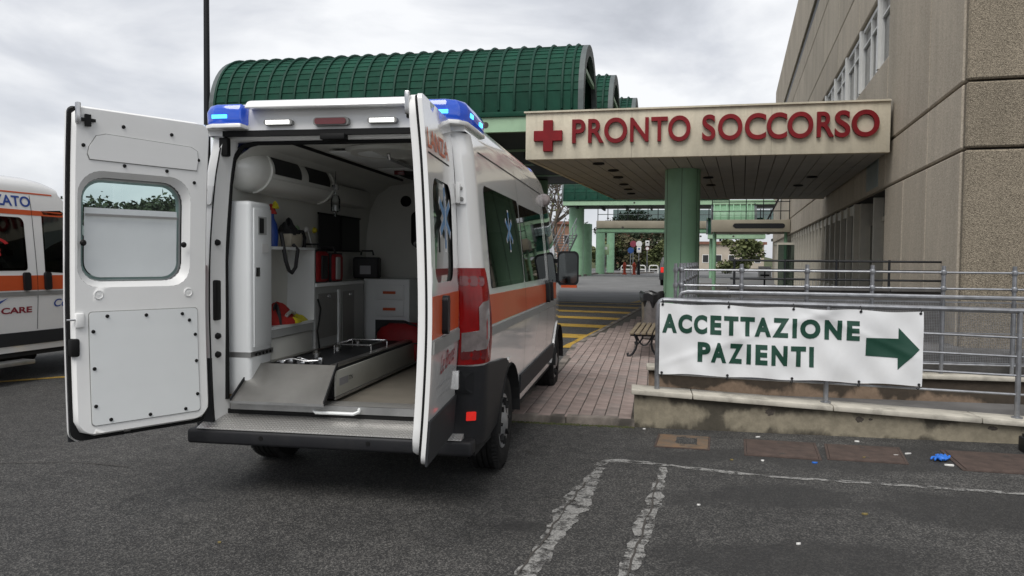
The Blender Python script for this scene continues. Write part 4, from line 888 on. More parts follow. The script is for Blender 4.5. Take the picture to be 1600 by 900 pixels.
# outdoor stair left of the columns
st_ = thing('outdoor_stair', 'grey outdoor stair with sloping metal handrails left of the green columns', 'stair', (2.35, 44, 0), R(70))
for i in range(18): G().box(i*.28, i*.28+.30, 0, 1.5, .10+i*.172, .15+i*.172).build('tread', 'dark_concrete', st_)
for y in (0.0, 1.5): G().bar((-.05, y, 0), (5.05, y, 3.1), .05, .16).build('stringer', 'arch_grey', st_)
for y in (0.0, .75, 1.5):
    for dz in (.55, 1.05): G().tube([(-.1, y, dz), (5.0, y, 3.1+dz)], .028, 6).build('handrail', 'galvanised', st_)
    for i in range(7): G().tube([(i*.8, y, .05+i*.49), (i*.8, y, 1.1+i*.49)], .02, 6).build('baluster', 'galvanised', st_)
# road signs
def sign(label, px, Y, parts, base=0.0):
    x = (px-800)/1200*Y; t = thing('road_sign', label, 'road sign', (x, Y, 0), 0, 'road signs at the junction'); top = max(p[2] for p in parts)
    G().lathe([(.045, 0), (.045, top)], 8).build('post', 'galvanised', t)
    for kind, mat, z, r_, rim in parts:
        if kind == 'disc':
            o = G().lathe([(r_, -.02), (r_, .02)], 22, 'y', (0, -.07, z)).build('plate', rim or mat, t); G().lathe([(r_*.8, -.012), (r_*.8, .0)], 22, 'y', (0, -.092, z)).build('face', mat, o)
        else:
            o = G().box(-r_, r_, -.09, -.05, z-r_*1.35, z+r_*1.35).build('plate', mat, t, bevel=.01)
            if rim: G().box(-r_*.5, r_*.5, -.094, -.0905, z, z+r_*.7).build('symbol', rim, o)
SY = 84
zz = lambda py: EYE+(407.3-py)/1200*SY
sign('pale green information board on a post beside the green column', 945, SY, [('rect', 'sign_green', zz(391), .42, 'sign_white')])
sign('blue round road sign with a white arrow', 984.5, SY, [('disc', 'sign_blue', zz(392), .33, None)])
sign('round red and blue no parking sign next to the blue arrow sign', 988.5, SY+1.5, [('disc', 'sign_rim', zz(381.5), .36, None)])
sign('large round white road sign above a small square plate', 997.5, SY+1, [('disc', 'sign_white', zz(381.5), .34, None), ('rect', 'sign_white', zz(390.5), .24, 'sign_blue')])
sign('square white plate above a small round sign on a lone post', 1010.5, SY+2, [('rect', 'sign_white', zz(380), .22, 'black_steel'), ('disc', 'sign_white', zz(388.5), .22, 'sign_rim')])
def hoop(px, Y, w_, label):
    x = (px-800)/1200*Y; t = thing('hoop_barrier', label, 'barrier', (x, Y, 0), 0, 'white hoop barriers'); 
    G().tube([(-w_, 0, 0), (-w_, 0, .72), (-w_+.06, 0, .86), (-w_+.2, 0, .92), (w_-.2, 0, .92), (w_-.06, 0, .86), (w_, 0, .72), (w_, 0, 0)], .07, 8).build('hoop', 'barrier_white', t, smooth=True); G().tube([(-w_, 0, .45), (w_, 0, .45)], .055, 8).build('crossbar', 'barrier_white', t)
hoop(979, 86, .62, 'white hoop barrier between the two orange posts'); hoop(1002, 90, .45, 'white hoop barrier half hidden by the black bollard'); hoop(1021, 92, .52, 'white hoop barrier standing alone before the hedge')
for px, lb in ((975.5, 'orange plastic road post beside the white hoop, under the pale board'), (990.5, 'orange plastic road post next to the black bollard')):
    t = thing('road_post', lb, 'post', ((px-800)/1200*82, 82, 0), 0, 'orange road posts')
    G().lathe([(.24, 0), (.24, .08), (.15, .12), (.14, .8), (.20, .85), (.20, 1.1), (.12, 1.15), (.09, 1.3), (.001, 1.33)], 16).build('body', 'barrier_orange', t, smooth=True)
t = thing('bollard', 'slim black bollard below the large round white sign', 'bollard', ((997.5-800)/1200*81, 81, 0)); G().lathe([(.16, 0), (.16, 1.2), (.09, 1.28), (.13, 1.4), (.001, 1.5)], 14).build('body', 'black_steel', t, smooth=True)
kb = G(); 
for a, b in (((1.5, 44), (2.6, 52)), ((2.6, 52), (5.6, 67.5)), ((5.6, 67.5), (9.5, 84)), ((9.5, 84), (13.5, 86)), ((13.5, 86), (17, 92))):
    d = (Vector(b)-Vector(a)).normalized(); n_ = Vector((-d.y, d.x))
    kb.hexa([(*a, 0), (*b, 0), (*(Vector(b)+n_*.35), 0), (*(Vector(a)+n_*.35), 0), (*a, .15), (*b, .15), (*(Vector(b)+n_*.35), .15), (*(Vector(a)+n_*.35), .15)])
tag(kb.build('far_kerb', 'kerb_stone'), kind='structure')

# ================================================================== AMBULANCES
pmat('van_white', (0.78, 0.78, 0.765), 0.22, coat=1.0, bump=0.10, bscale=3.0, dirt=0.10, dscale=1.5, dcol=(0.45, 0.43, 0.38))
pmat('door_white', (0.80, 0.80, 0.785), 0.38, bump=0.12, bscale=4.0, dirt=0.10, dscale=3.0, dcol=(0.5, 0.48, 0.43))
pmat('card_white', (0.75, 0.77, 0.765), 0.42, var=0.04, vscale=2)
pmat('film_white', (0.70, 0.735, 0.74), 0.3, var=0.06, vscale=3)
pmat('film_pale', (0.40, 0.45, 0.41), 0.35, var=0.1, vscale=3)
pmat('lining', (0.60, 0.60, 0.56), 0.5, var=0.06, vscale=2)
pmat('furniture', (0.76, 0.78, 0.78), 0.42, var=0.04, vscale=2)
pmat('furniture_grey', (0.42, 0.43, 0.42), 0.5, var=0.08, vscale=3)
pmat('gel_white', (0.78, 0.78, 0.74), 0.22, coat=0.4)
pmat('orange', (0.55, 0.085, 0.02), 0.4, var=0.08, vscale=2, coat=0.2)
pmat('orange_print', (0.55, 0.12, 0.05), 0.45)
pmat('moulding', (0.25, 0.25, 0.24), 0.55, var=0.1, vscale=3)
pmat('cladding', (0.024, 0.0255, 0.028), 0.6, spec=0.3, bump=0.15, bscale=250)
pmat('bumper_black', (0.013, 0.0135, 0.0155), 0.55, spec=0.3, bump=0.12, bscale=250, dirt=0.25, dscale=2, dcol=(0.07, 0.065, 0.06))
pmat('rubber', (0.008, 0.008, 0.008), 0.6, spec=0.2)
pmat('tyre', (0.012, 0.012, 0.012), 0.8, spec=0.25, var=0.3, vscale=6, dirt=0.3, dscale=5, dcol=(0.06, 0.055, 0.05))
pmat('hubcap', (0.42, 0.43, 0.44), 0.38, 0.6, var=0.2, vscale=6, dirt=0.4, dscale=6)
pmat('underbody', (0.012, 0.012, 0.012), 0.9)
pmat('tail_red', (0.27, 0.004, 0.005), 0.12, spec=0.4, var=0.4, vscale=5)
pmat('tail_dark', (0.13, 0.003, 0.005), 0.15, coat=0.8)
pmat('tail_clear', (0.22, 0.19, 0.185), 0.15, coat=0.4, var=0.35, vscale=14)
pmat('reflector', (0.65, 0.02, 0.015), 0.2, coat=0.5, emit=(1.0, 0.03, 0.02), estr=0.18)  # faint red glow added to imitate the unlit bumper reflector's bright return
pmat('brake_red', (0.11, 0.008, 0.010), 0.2, coat=0.6)
pmat('beacon_blue', (0.012, 0.075, 0.42), 0.12, coat=1.0, var=0.25, vscale=5, emit=(0.01, 0.08, 0.75), estr=0.16)
pmat('led_blue', (0.05, 0.3, 0.8), 0.3, emit=(0.05, 0.42, 1.0), estr=2.2)
pmat('led_white', (0.9, 0.9, 0.88), 0.3, emit=(1.0, 1.0, 0.97), estr=1.7)
pmat('mirror_dark', (0.13, 0.14, 0.14), 0.08, 1.0)
pmat('chrome', (0.55, 0.55, 0.55), 0.25, 1.0)
pmat('steel_plate', (0.44, 0.43, 0.41), 0.34, 1.0, var=0.2, vscale=3, rvar=0.08)
pmat('aluminium', (0.50, 0.50, 0.49), 0.42, 0.9, var=0.2, vscale=8, rvar=0.1)
pmat('anodised', (0.50, 0.50, 0.46), 0.5, 0.35, var=0.1, vscale=3)
pmat('van_floor', (0.16, 0.145, 0.12), 0.6, var=0.15, vscale=6)
pmat('wood_edge', (0.17, 0.105, 0.04), 0.7, var=0.3, vscale=8)
pmat('print_blue', (0.02, 0.06, 0.28), 0.4); pmat('print_wine', (0.24, 0.015, 0.03), 0.4); pmat('print_red', (0.42, 0.015, 0.02), 0.4); pmat('print_grey', (0.30, 0.30, 0.32), 0.5); pmat('star_blue', (0.08, 0.22, 0.42), 0.4)
pmat('bag_red', (0.33, 0.010, 0.014), 0.6, var=0.25, vscale=12, bump=0.3, bscale=120)
pmat('bag_dark', (0.02, 0.02, 0.022), 0.65, bump=0.2, bscale=150)
pmat('jacket_red', (0.36, 0.02, 0.015), 0.75, var=0.35, vscale=14)
pmat('jacket_yellow', (0.62, 0.55, 0.02), 0.6, var=0.2, vscale=14)
pmat('reflex_silver', (0.5, 0.5, 0.48), 0.4, 0.3)
pmat('towel_green', (0.12, 0.34, 0.26), 0.9); pmat('basket', (0.55, 0.50, 0.40), 0.6, var=0.15, vscale=20)
glass('tint_glass', (0.045, 0.055, 0.052), 0.6); glass('door_glass', (0.62, 0.76, 0.74)); glass('tint_door', (0.34, 0.37, 0.35)); glass('clear_plastic', (0.85, 0.88, 0.88)); glass('windscreen', (0.45, 0.52, 0.5))
def tread_mat():
    m = bpy.data.materials.new('tread_plate'); m.use_nodes = True; t = m.node_tree; b = t.nodes['Principled BSDF']; L = t.links.new
    b.inputs['Metallic'].default_value = 0.7; b.inputs['Base Color'].default_value = (0.52, 0.51, 0.49, 1); b.inputs['Roughness'].default_value = 0.36
    co = N(t, 'ShaderNodeTexCoord'); mp_ = N(t, 'ShaderNodeMapping'); mp_.inputs['Rotation'].default_value = (0, 0, R(45)); mp_.inputs['Scale'].default_value = (38, 38, 38); L(co.outputs['Object'], mp_.inputs[0])
    ck = N(t, 'ShaderNodeTexBrick', i_Scale=1.0); ck.offset = 0.5; ck.inputs['Mortar Size'].default_value = 0.22; ck.inputs['Mortar Smooth'].default_value = 0.6; ck.inputs['Brick Width'].default_value = 1.2; ck.inputs['Row Height'].default_value = 0.6
    L(mp_.outputs[0], ck.inputs['Vector']); bp = N(t, 'ShaderNodeBump', i_Strength=0.9, i_Distance=0.004); L(ck.outputs['Fac'], bp.inputs['Height']); bp.invert = True; L(bp.outputs[0], b.inputs['Normal'])
    MATS['tread_plate'] = m
tread_mat()

WP = [(.20, .89), (.35, .925), (.5, .948), (.8, .963), (1.05, .972), (1.2, .970), (1.4, .955), (1.7, .925), (2.0, .893), (2.2, .866), (2.3, .845)]
LN = [(.4, .042), (.8, .014), (1.2, .0), (1.6, .008), (2.0, .028), (2.3, .055), (2.55, .08)]
RC = 0.11; AL = RC*math.pi/2
def wz(z): return interp(WP, z)
def bs(t, z, sg=1, off=0.0):
    w = wz(z); ln = interp(LN, z)
    if t < 0: x, y = w-RC+t, ln-off
    elif t < AL: a = t/RC; x, y = w-RC+(RC+off)*math.sin(a), ln+RC-(RC+off)*math.cos(a)
    else:
        y = RC+(t-AL)+ln*max(0.0, 1-(t-AL)); x = (w+off)*(1-0.10*max(0.0, (y-3.9)/1.5)**2)
    return (sg*x, y, z)
T = lambda y: y-RC+AL
uo = lambda z: interp([(.4, .785), (1.5, .79), (2.0, .765), (2.2, .74), (2.31, .725)], z)
to = lambda z: uo(z)-(wz(z)-RC)
def arch(cy, cz, r, a0, a1, n=14): return [(T(cy+r*math.cos(R(a0+(a1-a0)*k/n))), cz+r*math.sin(R(a0+(a1-a0)*k/n))) for k in range(n+1)]
W1 = [(T(a), b) for a, b in rrect(.36, 1.73, 1.36, 1.985, [.03, .05, .06, .03])]
W2 = [(T(a), b) for a, b in rrect(1.83, 3.22, 1.36, 1.965, [.04, .07, .04, .03])]
W3 = [(T(a), b) for a, b in [(3.50, 1.34), (4.45, 1.28), (4.52, 1.36), (3.92, 2.02), (3.80, 2.08), (3.52, 2.06)]]
def grow(poly, d):
    cx = sum(p[0] for p in poly)/len(poly); cy = sum(p[1] for p in poly)/len(poly); w_ = max(p[0] for p in poly)-cx; h_ = max(p[1] for p in poly)-cy
    return [(cx+(p[0]-cx)*(1+d/w_), cy+(p[1]-cy)*(1+d/h_)) for p in poly]
NOSE = [(5.30, .30), (5.40, .55), (5.385, .85), (5.18, 1.07), (4.78, 1.26), (3.80, 2.30)]
def van(root, opened, livery):
    P = root
    # ---- skin
    for sg in (1, -1):
        ol = [(to(.46), .46), (T(.60), .46)]+arch(1.02, .345, .43, 165, 2)+[(T(1.6), .36), (T(4.0), .36)]+arch(4.47, .345, .43, 178, 5)+[(T(a), b) for a, b in NOSE]+[(T(2.0), 2.3)]
        zs = [2.3-.1*k for k in range(19)]; ol += [(to(z), z) for z in zs if z > .5]
        g = G(); sheet(g, ol, lambda a, b: bs(a, b, sg), [W1, W2, W3], 0.09)
        # returns of the rear opening
        zl = [.46+(2.3-.46)*k/24 for k in range(25)]
        vs = []; fs = []
        for k, z in enumerate(zl):
            x, y, _ = bs(to(z), z, sg); vs += [(x, y, z), (x-sg*.012, y+.05, z), (x-sg*.04, y+.12, z)]
            if k: q = 3*k; fs += [(q-3, q, q+1, q-2), (q-2, q+1, q+2, q-1)]
        g.add(vs, fs); g.build('side_panel', 'van_white', P, smooth=True, sharp=40)
        g = G(); sheet(g, [(to(z)-.0, z) for z in zl if z < 2.29]+[(to(z)+(.030 if sg > 0 else .010), z) for z in zl[::-1] if z < 2.29], lambda a, b: bs(a, b, sg, .004), (), .05); g.build('pillar_seal', 'rubber', P, smooth=True)
        for W_, mt in ((W1, 'tint_glass'), (W2, 'tint_glass'), (W3, 'windscreen')):
            g = G(); sheet(g, grow(W_, .018), lambda a, b: bs(a, b, sg, .004), (), .12); o = g.build('side_window', mt, P, smooth=True)
            g = G(); sheet(g, grow(W_, .02), lambda a, b: bs(a, b, sg, .0015), [grow(W_, -.012)], .12); g.build('window_border', 'rubber', o, smooth=True)
        g = G(); shell(g, [(T(.24), 1.115), (T(4.15), 1.10), (T(4.15), 1.275), (T(.22), 1.305)], lambda a, b: bs(a, b, sg, .001), lambda a, b: bs(a, b, sg, .004), (), .12); g.build('stripe', 'orange', P, smooth=True)
        g = G(); shell(g, [(T(.26), 1.045), (T(4.05), 1.035), (T(4.05), 1.085), (T(.26), 1.10)], lambda a, b: bs(a, b, sg, .0), lambda a, b: bs(a, b, sg, .012), (), .12); g.build('side_moulding', 'moulding', P, smooth=True)
        g = G(); shell(g, [(T(1.62), .44), (T(4.0), .44), (T(4.0), .60), (T(1.58), .60)], lambda a, b: bs(a, b, sg, .0), lambda a, b: bs(a, b, sg, .016), (), .12); g.build('side_cladding', 'cladding', P, smooth=True)
        for y in (1.78, 3.36, 4.62):
            g = G(); sheet(g, [(T(y), .62), (T(y+.007), .62), (T(y+.007), 2.26 if y < 4 else 1.3), (T(y), 2.26 if y < 4 else 1.3)], lambda a, b: bs(a, b, sg, .0045), (), .1); g.build('panel_gap', 'rubber', P)
        if livery == 1:
            g = G(); sheet(g, [(T(.3), 2.205), (T(3.5), 2.205), (T(3.5), 2.214), (T(.3), 2.214)], lambda a, b: bs(a, b, sg, .002), (), .12); g.build('panel_gap', 'rubber', P)
        # raised wheel-arch lip
        for cy in (1.02, 4.47):
            a_ = arch(cy, .345, .47, 160 if cy < 2 else 176, 4); b_ = arch(cy, .345, .432, 160 if cy < 2 else 176, 4)
            g = G(); shell(g, a_+b_[::-1], lambda a, b: bs(a, b, sg, .0), lambda a, b: bs(a, b, sg, .012), (), .1); g.build('arch_lip', 'van_white', P, smooth=True)
            g = G(); n = 14; vs = []; fs = []
            for k in range(n+1):
                t = R(180-180*k/n); p = (cy+.425*math.cos(t), .345+.425*math.sin(t)); vs += [(sg*.985, *p), (sg*.55, *p)]
                if k: q = 2*k; fs.append((q-2, q-1, q+1, q))
            g.add(vs, fs).build('wheel_well', 'underbody', P)
        # wheels
        for cy, xo in ((1.02, .94), (4.47, .945)):
            w_ = thing_part('wheel', P, (sg*(xo-.115), cy, .345))
            pr = [(.205, -.10), (.24, -.112), (.31, -.115), (.335, -.095), (.345, -.07), (.3465, -.045), (.336, -.043), (.336, -.036), (.3465, -.034), (.347, -.006), (.336, -.004), (.336, .004), (.347, .006), (.3465, .034), (.336, .036), (.336, .043), (.3465, .045), (.345, .07), (.335, .095), (.31, .115), (.24, .112), (.205, .10)]
            G().lathe(pr, 48, 'x').build('tyre', 'tyre', w_, smooth=True, sharp=50)
            tr = G()
            for k in range(60):
                t = 2*math.pi*k/60
                for s_ in (-1, 1): tr.bar((s_*.072, .344*math.cos(t), .344*math.sin(t)), (s_*.108, .327*math.cos(t+.03), .327*math.sin(t+.03)), .012, .014)
            tag(tr.build('tread_blocks', 'tyre', w_), kind='stuff')
            G().lathe([(.21, -.09), (.20, sg*.04), (.205, sg*.085)], 36, 'x').build('rim', 'underbody', w_, smooth=True)
            hub = G().lathe([(.203, sg*.09), (.195, sg*.105), (.15, sg*.098), (.08, sg*.108), (.05, sg*.125), (.001, sg*.128)], 40, 'x').build('hubcap', 'hubcap', w_, smooth=True)
            sl = G()
            for k in range(8):
                t = 2*math.pi*k/8; sl.bar((sg*.1035, .115*math.cos(t), .115*math.sin(t)), (sg*.1095, .172*math.cos(t), .172*math.sin(t)), .035, .012)
            tag(sl.build('hubcap_slots', 'underbody', w_), kind='stuff')
        # mirror
        m_ = G(); sheet(m_, rrect(-.105, .105, -.175, .175, .05), lambda a, b: (sg*(1.08+a), 4.391, 1.43+b), (), .06)
        shl = G(); shell(shl, rrect(-.125, .125, -.20, .20, .06), lambda a, b: (sg*(1.08+a), 4.395, 1.43+b), lambda a, b: (sg*(1.08+a*.75), 4.53, 1.43+b*.8), (), .1)
        mo = shl.build('mirror', 'black_plastic', P, smooth=True); m_.build('mirror_glass', 'mirror_dark', mo)
        G().bar((sg*.88, 4.48, 1.36), (sg*1.0, 4.48, 1.33), .08, .07).bar((sg*.88, 4.48, 1.50), (sg*1.0, 4.48, 1.53), .06, .05).build('mirror_arm', 'black_plastic', mo)
        G().box(*sorted((sg*1.0, sg*1.18)), 4.39, 4.50, 1.205, 1.235).build('mirror_indicator', 'orange', mo)
        for y in (3.20, 3.50):
            g = G(); shell(g, [(T(a), b) for a, b in rrect(y-.045, y+.045, 1.10, 1.32, .03)], lambda a, b: bs(a, b, sg, .006), lambda a, b: bs(a, b, sg, .04), (), .06); g.build('door_handle', 'black_plastic', P, smooth=True)
        # tail lamp, wraps the corner
        lo = [(to(.9)+.035, .89), (T(.17), .90), (T(.20), 1.02), (T(.19), 1.20), (T(.14), 1.38), (T(.09), 1.475), (to(1.47)+.03, 1.475)]
        g = G(); shell(g, lo, lambda a, b: bs(a, b, sg, .0), lambda a, b: bs(a, b, sg, .022), (), .05); tl = g.build('tail_lamp', 'tail_red', P, smooth=True, sharp=50)
        cl = [(to(1)+.06, .97), (T(.07), .985), (T(.115), 1.05), (T(.12), 1.28), (T(.05), 1.27), (T(.02), 1.24), (T(.02), 1.10), (to(1)+.06, 1.085)]
        g = G(); shell(g, cl, lambda a, b: bs(a, b, sg, .021), lambda a, b: bs(a, b, sg, .0255), (), .05); g.build('reversing_lens', 'tail_clear', tl, smooth=True)
        for z in (.955, 1.19, 1.40):
            g = G(); shell(g, rrect(to(1)+.055, T(.07), z-.032, z+.028, .015), lambda a, b: bs(a, b, sg, .021), lambda a, b: bs(a, b, sg, .0245), (), .06)
            if z != .955 and z < 1.3: continue
            g.build('lamp_bulb_cell', 'tail_dark' if z > 1.3 else 'brake_red', tl, smooth=True)
        # bumper corner
        bo = [(to(.46)-.0, .40), (T(.30), .385), (T(.575), .42)]+arch(1.02, .345, .45, 170, 103, 8)+[(T(.80), .835), (T(.5), .855), (T(.24), .878), (to(.9), .882)]
        g = G(); shell(g, bo, lambda a, b: bs(a, b, sg, .0), lambda a, b: bs(a, b, sg, .022), (), .06); bc = g.build('bumper_corner', 'bumper_black', P, smooth=True, sharp=50)
        g = G(); shell(g, rrect(to(.6)+.085, to(.6)+.135, .55, .605, .006), lambda a, b: bs(a, b, sg, .02), lambda a, b: bs(a, b, sg, .029), (), .06); g.build('reflector', 'reflector', bc)
        g = G(); shell(g, rrect(to(.6)+.045, to(.6)+.115, .72, .85, .01), lambda a, b: bs(a, b, sg, .02), lambda a, b: bs(a, b, sg, .032), (), .06); g.build('hinge_cover', 'black_plastic', bc)
        # door hinges on the rear corner
        for z in (1.92, .80):
            g = G(); shell(g, rrect(to(z)+.01, to(z)+.085, z-.06, z+.06, .014), lambda a, b: bs(a, b, sg, .003), lambda a, b: bs(a, b, sg, .014), (), .06); hg = g.build('hinge', 'van_white', P, smooth=True, sharp=50)
            for dz in (-.032, .032):
                x, y, _ = bs(to(z)+.06, z+dz, sg, .015); G().lathe([(.013, .0), (.013, -.006), (.008, -.008)], 10, 'y', (x, y, z+dz)).build('bolt', 'moulding', hg)
        # beacon on the rear roof corner
        pl = [(.565, -.02), (.75, -.02), (.815, .02), (.852, .10), (.852, .60), (.79, .66), (.68, .60), (.64, .20), (.565, .16)]
        g = G(); n = len(pl)
        f0 = [(sg*a, b, 2.362) for a, b in pl]; f1 = [(sg*(a+.004), b, 2.44) for a, b in pl]; f2 = [(sg*(.60+(a-.60)*.93), b*.96+.012, 2.485-.02*max(0, b-.1)) for a, b in pl]
        g.add(f0+f1+f2, [tuple(range(n)), tuple(range(2*n, 3*n))]+[(i, (i+1) % n, n+(i+1) % n, n+i) for i in range(n)]+[(n+i, n+(i+1) % n, 2*n+(i+1) % n, 2*n+i) for i in range(n)])
        be = g.build('beacon', 'beacon_blue', P, bevel=.012, sharp=45)
        bx_ = lambda x0, x1, y0, y1, z0, z1: G().box(min(sg*x0, sg*x1), max(sg*x0, sg*x1), y0, y1, z0, z1)
        bx_(.66, .76, -.026, -.019, 2.395, 2.417).build('beacon_led', 'led_blue', be)
        bx_(.850, .859, .16, .24, 2.40, 2.425).build('beacon_led', 'led_blue', be); bx_(.850, .859, .44, .52, 2.395, 2.42).build('beacon_led', 'led_blue', be)
        g = G(); g.add([(sg*(.62+(a-.62)*1.035), b*1.01-.012, 2.335) for a, b in pl]+[(sg*(.62+(a-.62)*1.03), b*1.01-.010, 2.3615) for a, b in pl], [tuple(range(n)), tuple(range(n, 2*n))]+[(i, (i+1) % n, n+(i+1) % n, n+i) for i in range(n)])
        g.build('beacon_base', 'van_white', P, bevel=.006)
        if livery == 1: G().hexa([(sg*.70, 3.2, 2.42), (sg*.82, 3.2, 2.36), (sg*.82, 3.36, 2.36), (sg*.70, 3.36, 2.42), (sg*.71, 3.21, 2.485), (sg*.80, 3.21, 2.44), (sg*.80, 3.35, 2.44), (sg*.71, 3.35, 2.485)]).build('beacon', 'beacon_blue', P, bevel=.015)
        if livery == 1: G().lathe([(.001, .0), (.05, .012), (.07, .04), (.07, .07), (.04, .09)], 16, 'y', (sg*.88, 3.62, 2.16)).build('scene_lamp', 'tail_clear', P, smooth=True)
    # ---- roof, rear header, nose
    RP = [(-1, 0)]
    half = [(.845, 2.30), (.834, 2.37), (.80, 2.425), (.755, 2.463), (.68, 2.49), (.5, 2.508), (.25, 2.518), (0, 2.522)]
    prof = half+[(-x, z) for x, z in half[::-1][1:]]
    g = G(); yl = [.0, .02, .06, .2, .5, 1, 1.5, 2, 2.5, 3, 3.4, 3.62, 3.72, 3.80]
    for y in yl:
        d = 0.0 if y < 3.4 else -0.10*((y-3.4)/.4)**2
        for x, z in prof: g.v.append((x*(1-.10*max(0, (y-3.9)/1.5)**2), y+(interp(LN, z) if y < 1 else interp(LN, z)*max(0, 1-(y-.2))), z+(d*(z-2.3)/.222 if z > 2.3 else 0)-(0.02 if y == 0 and z > 2.45 else 0)))
    m = len(prof)
    for j in range(len(yl)-1):
        for i in range(m-1): q = j*m+i; g.f.append((q, q+1, q+m+1, q+m))
    g.build('roof', 'van_white', P, smooth=True, sharp=60)
    ho = [(x, z) for x, z in prof]+[(-.725, 2.30), (.725, 2.30)]
    g = G(); sheet(g, ho[:], lambda a, b: (a, interp(LN, b)+.012, b), (), .08); 
    g.add([(-.725, interp(LN, 2.3)+.012, 2.3), (.725, interp(LN, 2.3)+.012, 2.3), (.70, .18, 2.27), (-.70, .18, 2.27)], [(0, 1, 2, 3)])
    hd = g.build('rear_header', 'van_white', P, smooth=True)
    G().box(-.73, .73, .048, .075, 2.292, 2.328).build('header_seal', 'rubber', P)
    G().hexa([(-.555, -.03, 2.452), (.555, -.03, 2.452), (.555, .10, 2.46), (-.555, .10, 2.46), (-.54, .0, 2.505), (.54, .0, 2.505), (.54, .12, 2.522), (-.54, .12, 2.522)]).build('roof_lip', 'van_white', P, bevel=.02, seg=3)
    for x in (-.35, .33):
        l_ = G(); shell(l_, rrect(x-.095, x+.095, 2.357, 2.391, .016), lambda a, b: (a, .07, b), lambda a, b: (a, .036, b), (), .06); lo_ = l_.build('work_lamp', 'moulding', P, smooth=True)
        for k in range(9): G().box(x-.078+.0175*k, x-.078+.0175*k+.0145, .031, .0355, 2.363, 2.385).build('led', 'led_white', lo_)
    l_ = G(); shell(l_, rrect(-.115, .115, 2.348, 2.398, .02), lambda a, b: (a, .07, b), lambda a, b: (a, .034, b), (), .06); bl = l_.build('brake_light', 'moulding', P, smooth=True)
    l_ = G(); shell(l_, rrect(-.102, .102, 2.354, 2.392, .016), lambda a, b: (a, .036, b), lambda a, b: (a, .024, b), (), .06); l_.build('brake_lens', 'brake_red', bl, smooth=True)
    NP_ = [(3.80, 2.30, .876), (3.80, 2.42, .70), ]
    g = G(); nose = NOSE[::-1]
    for (y, z) in nose: 
        for k in range(7): 
            x = bs(T(y), z)[0]*(1-k/3.0); g.v.append((x, y+.10*(1-(1-k/3.0)**2), z+(.10*(1-(1-k/3.0)**2) if z > 2.2 else 0)))
    for j in range(1, len(nose)-1):
        for i in range(6): q = j*7+i; g.f.append((q, q+1, q+8, q+7))
    g.build('bonnet', 'van_white', P, smooth=True)
    gw = G(); gw.v = list(g.v[:14]); gw.f = [(i, i+1, i+8, i+7) for i in range(6)]; gw.build('windscreen', 'windscreen', P, smooth=True)
    G().box(-.9, .9, .16, 5.2, .30, .455).build('chassis', 'underbody', P); G().box(-.85, .85, .05, .16, .33, .45).build('chassis', 'underbody', P)
    G().lathe([(.09, 0), (.09, .8)], 12, 'y', (.5, 2.9, .27)).build('silencer', 'underbody', P)
    # ---- rear step
    G().box(-.925, .925, -.062, .07, .345, .438).build('step_bumper', 'bumper_black', P, bevel=.02, seg=3)
    for x in (-.42, .28): G().lathe([(.014, 0), (.014, -.003)], 10, 'y', (x, -.0625, .40)).build('step_bolt', 'rubber', P)
    G().hexa([(-.86, -.056, .4385), (.86, -.056, .4385), (.86, .135, .4385), (-.86, .135, .4385), (-.86, -.056, .446), (.86, -.056, .446), (.86, .135, .506), (-.86, .135, .506)]).build('step_tread', 'tread_plate', P, bevel=.003)
    G().box(-.79, .79, .135, .16, .40, .535).build('sill_riser', 'rubber', P)
    # ---- doors
    def door(sg):
        """sg=-1 left leaf (hinge at its left), +1 right leaf; mesh in closed position with the hinge at the origin"""
        hx = sg*.832; D = -sg
        fo = lambda s, z, d: (D*s, interp(LN, z)+d, z)
        ol = rrect(.02, .815, .49, 2.345, [.06, .035, .05, .05]); win = rrect(.185, .715, 1.405, 1.945, [.09, .10, .10, .09], 8)
        if not opened: rot = 0
        else: rot = R(-121) if sg < 0 else R(94)
        dr = None
        g = G(); sheet(g, ol, lambda s, z: fo(s, z, 0), [win], .08)
        ring = dense(ol, .05); vs = []; fs = []                        # outer folded edge
        for k, (s, z) in enumerate(ring): vs += [fo(s, z, 0), fo(s, z, .022)]
        for k in range(len(ring)): q = 2*k; r_ = 2*((k+1) % len(ring)); fs.append((q, r_, r_+1, q+1))
        g.add(vs, fs); dr = g.build('rear_door', 'van_white', P, smooth=True, sharp=40, loc=(hx, -.012, 0), rot=(0, 0, rot))
        inn = rrect(.030, .782, .532, 2.334, [.09, .03, .05, .09], 8); wi = rrect(.165, .735, 1.385, 1.968, [.10, .12, .12, .10], 8); wr = grow(wi, .035)
        g = G(); shell(g, grow(ol, -.006), lambda s, z: fo(s, z, .0225), lambda s, z: fo(s, z, .036), [wi], .08); g.build('door_seal', 'rubber', dr, smooth=True, sharp=40)
        def dish(s, z, d0):   # inner skin, dished towards the window and bulged below it
            return fo(s, z, d0)
        g = G(); sheet(g, inn, lambda s, z: fo(s, z, .078), [wr], .07)
        def rim(a_, b_, da, db):
            A_, B_ = dense(a_, .03), dense(b_, .03); n = 72
            def res(poly):
                L_ = [0]
                for i in range(len(poly)): q = poly[(i+1) % len(poly)]; L_.append(L_[-1]+math.hypot(q[0]-poly[i][0], q[1]-poly[i][1]))
                out_ = []
                for k in range(n):
                    d = L_[-1]*k/n; i = max(j for j in range(len(poly)) if L_[j] <= d+1e-9); q = poly[(i+1) % len(poly)]; t = (d-L_[i])/(L_[i+1]-L_[i]+1e-9); out_.append((poly[i][0]+(q[0]-poly[i][0])*t, poly[i][1]+(q[1]-poly[i][1])*t))
                return out_
            ra, rb_ = res(a_), res(b_); g.add([fo(*p, da) for p in ra]+[fo(*p, db) for p in rb_], [(k, (k+1) % n, n+(k+1) % n, n+k) for k in range(n)])
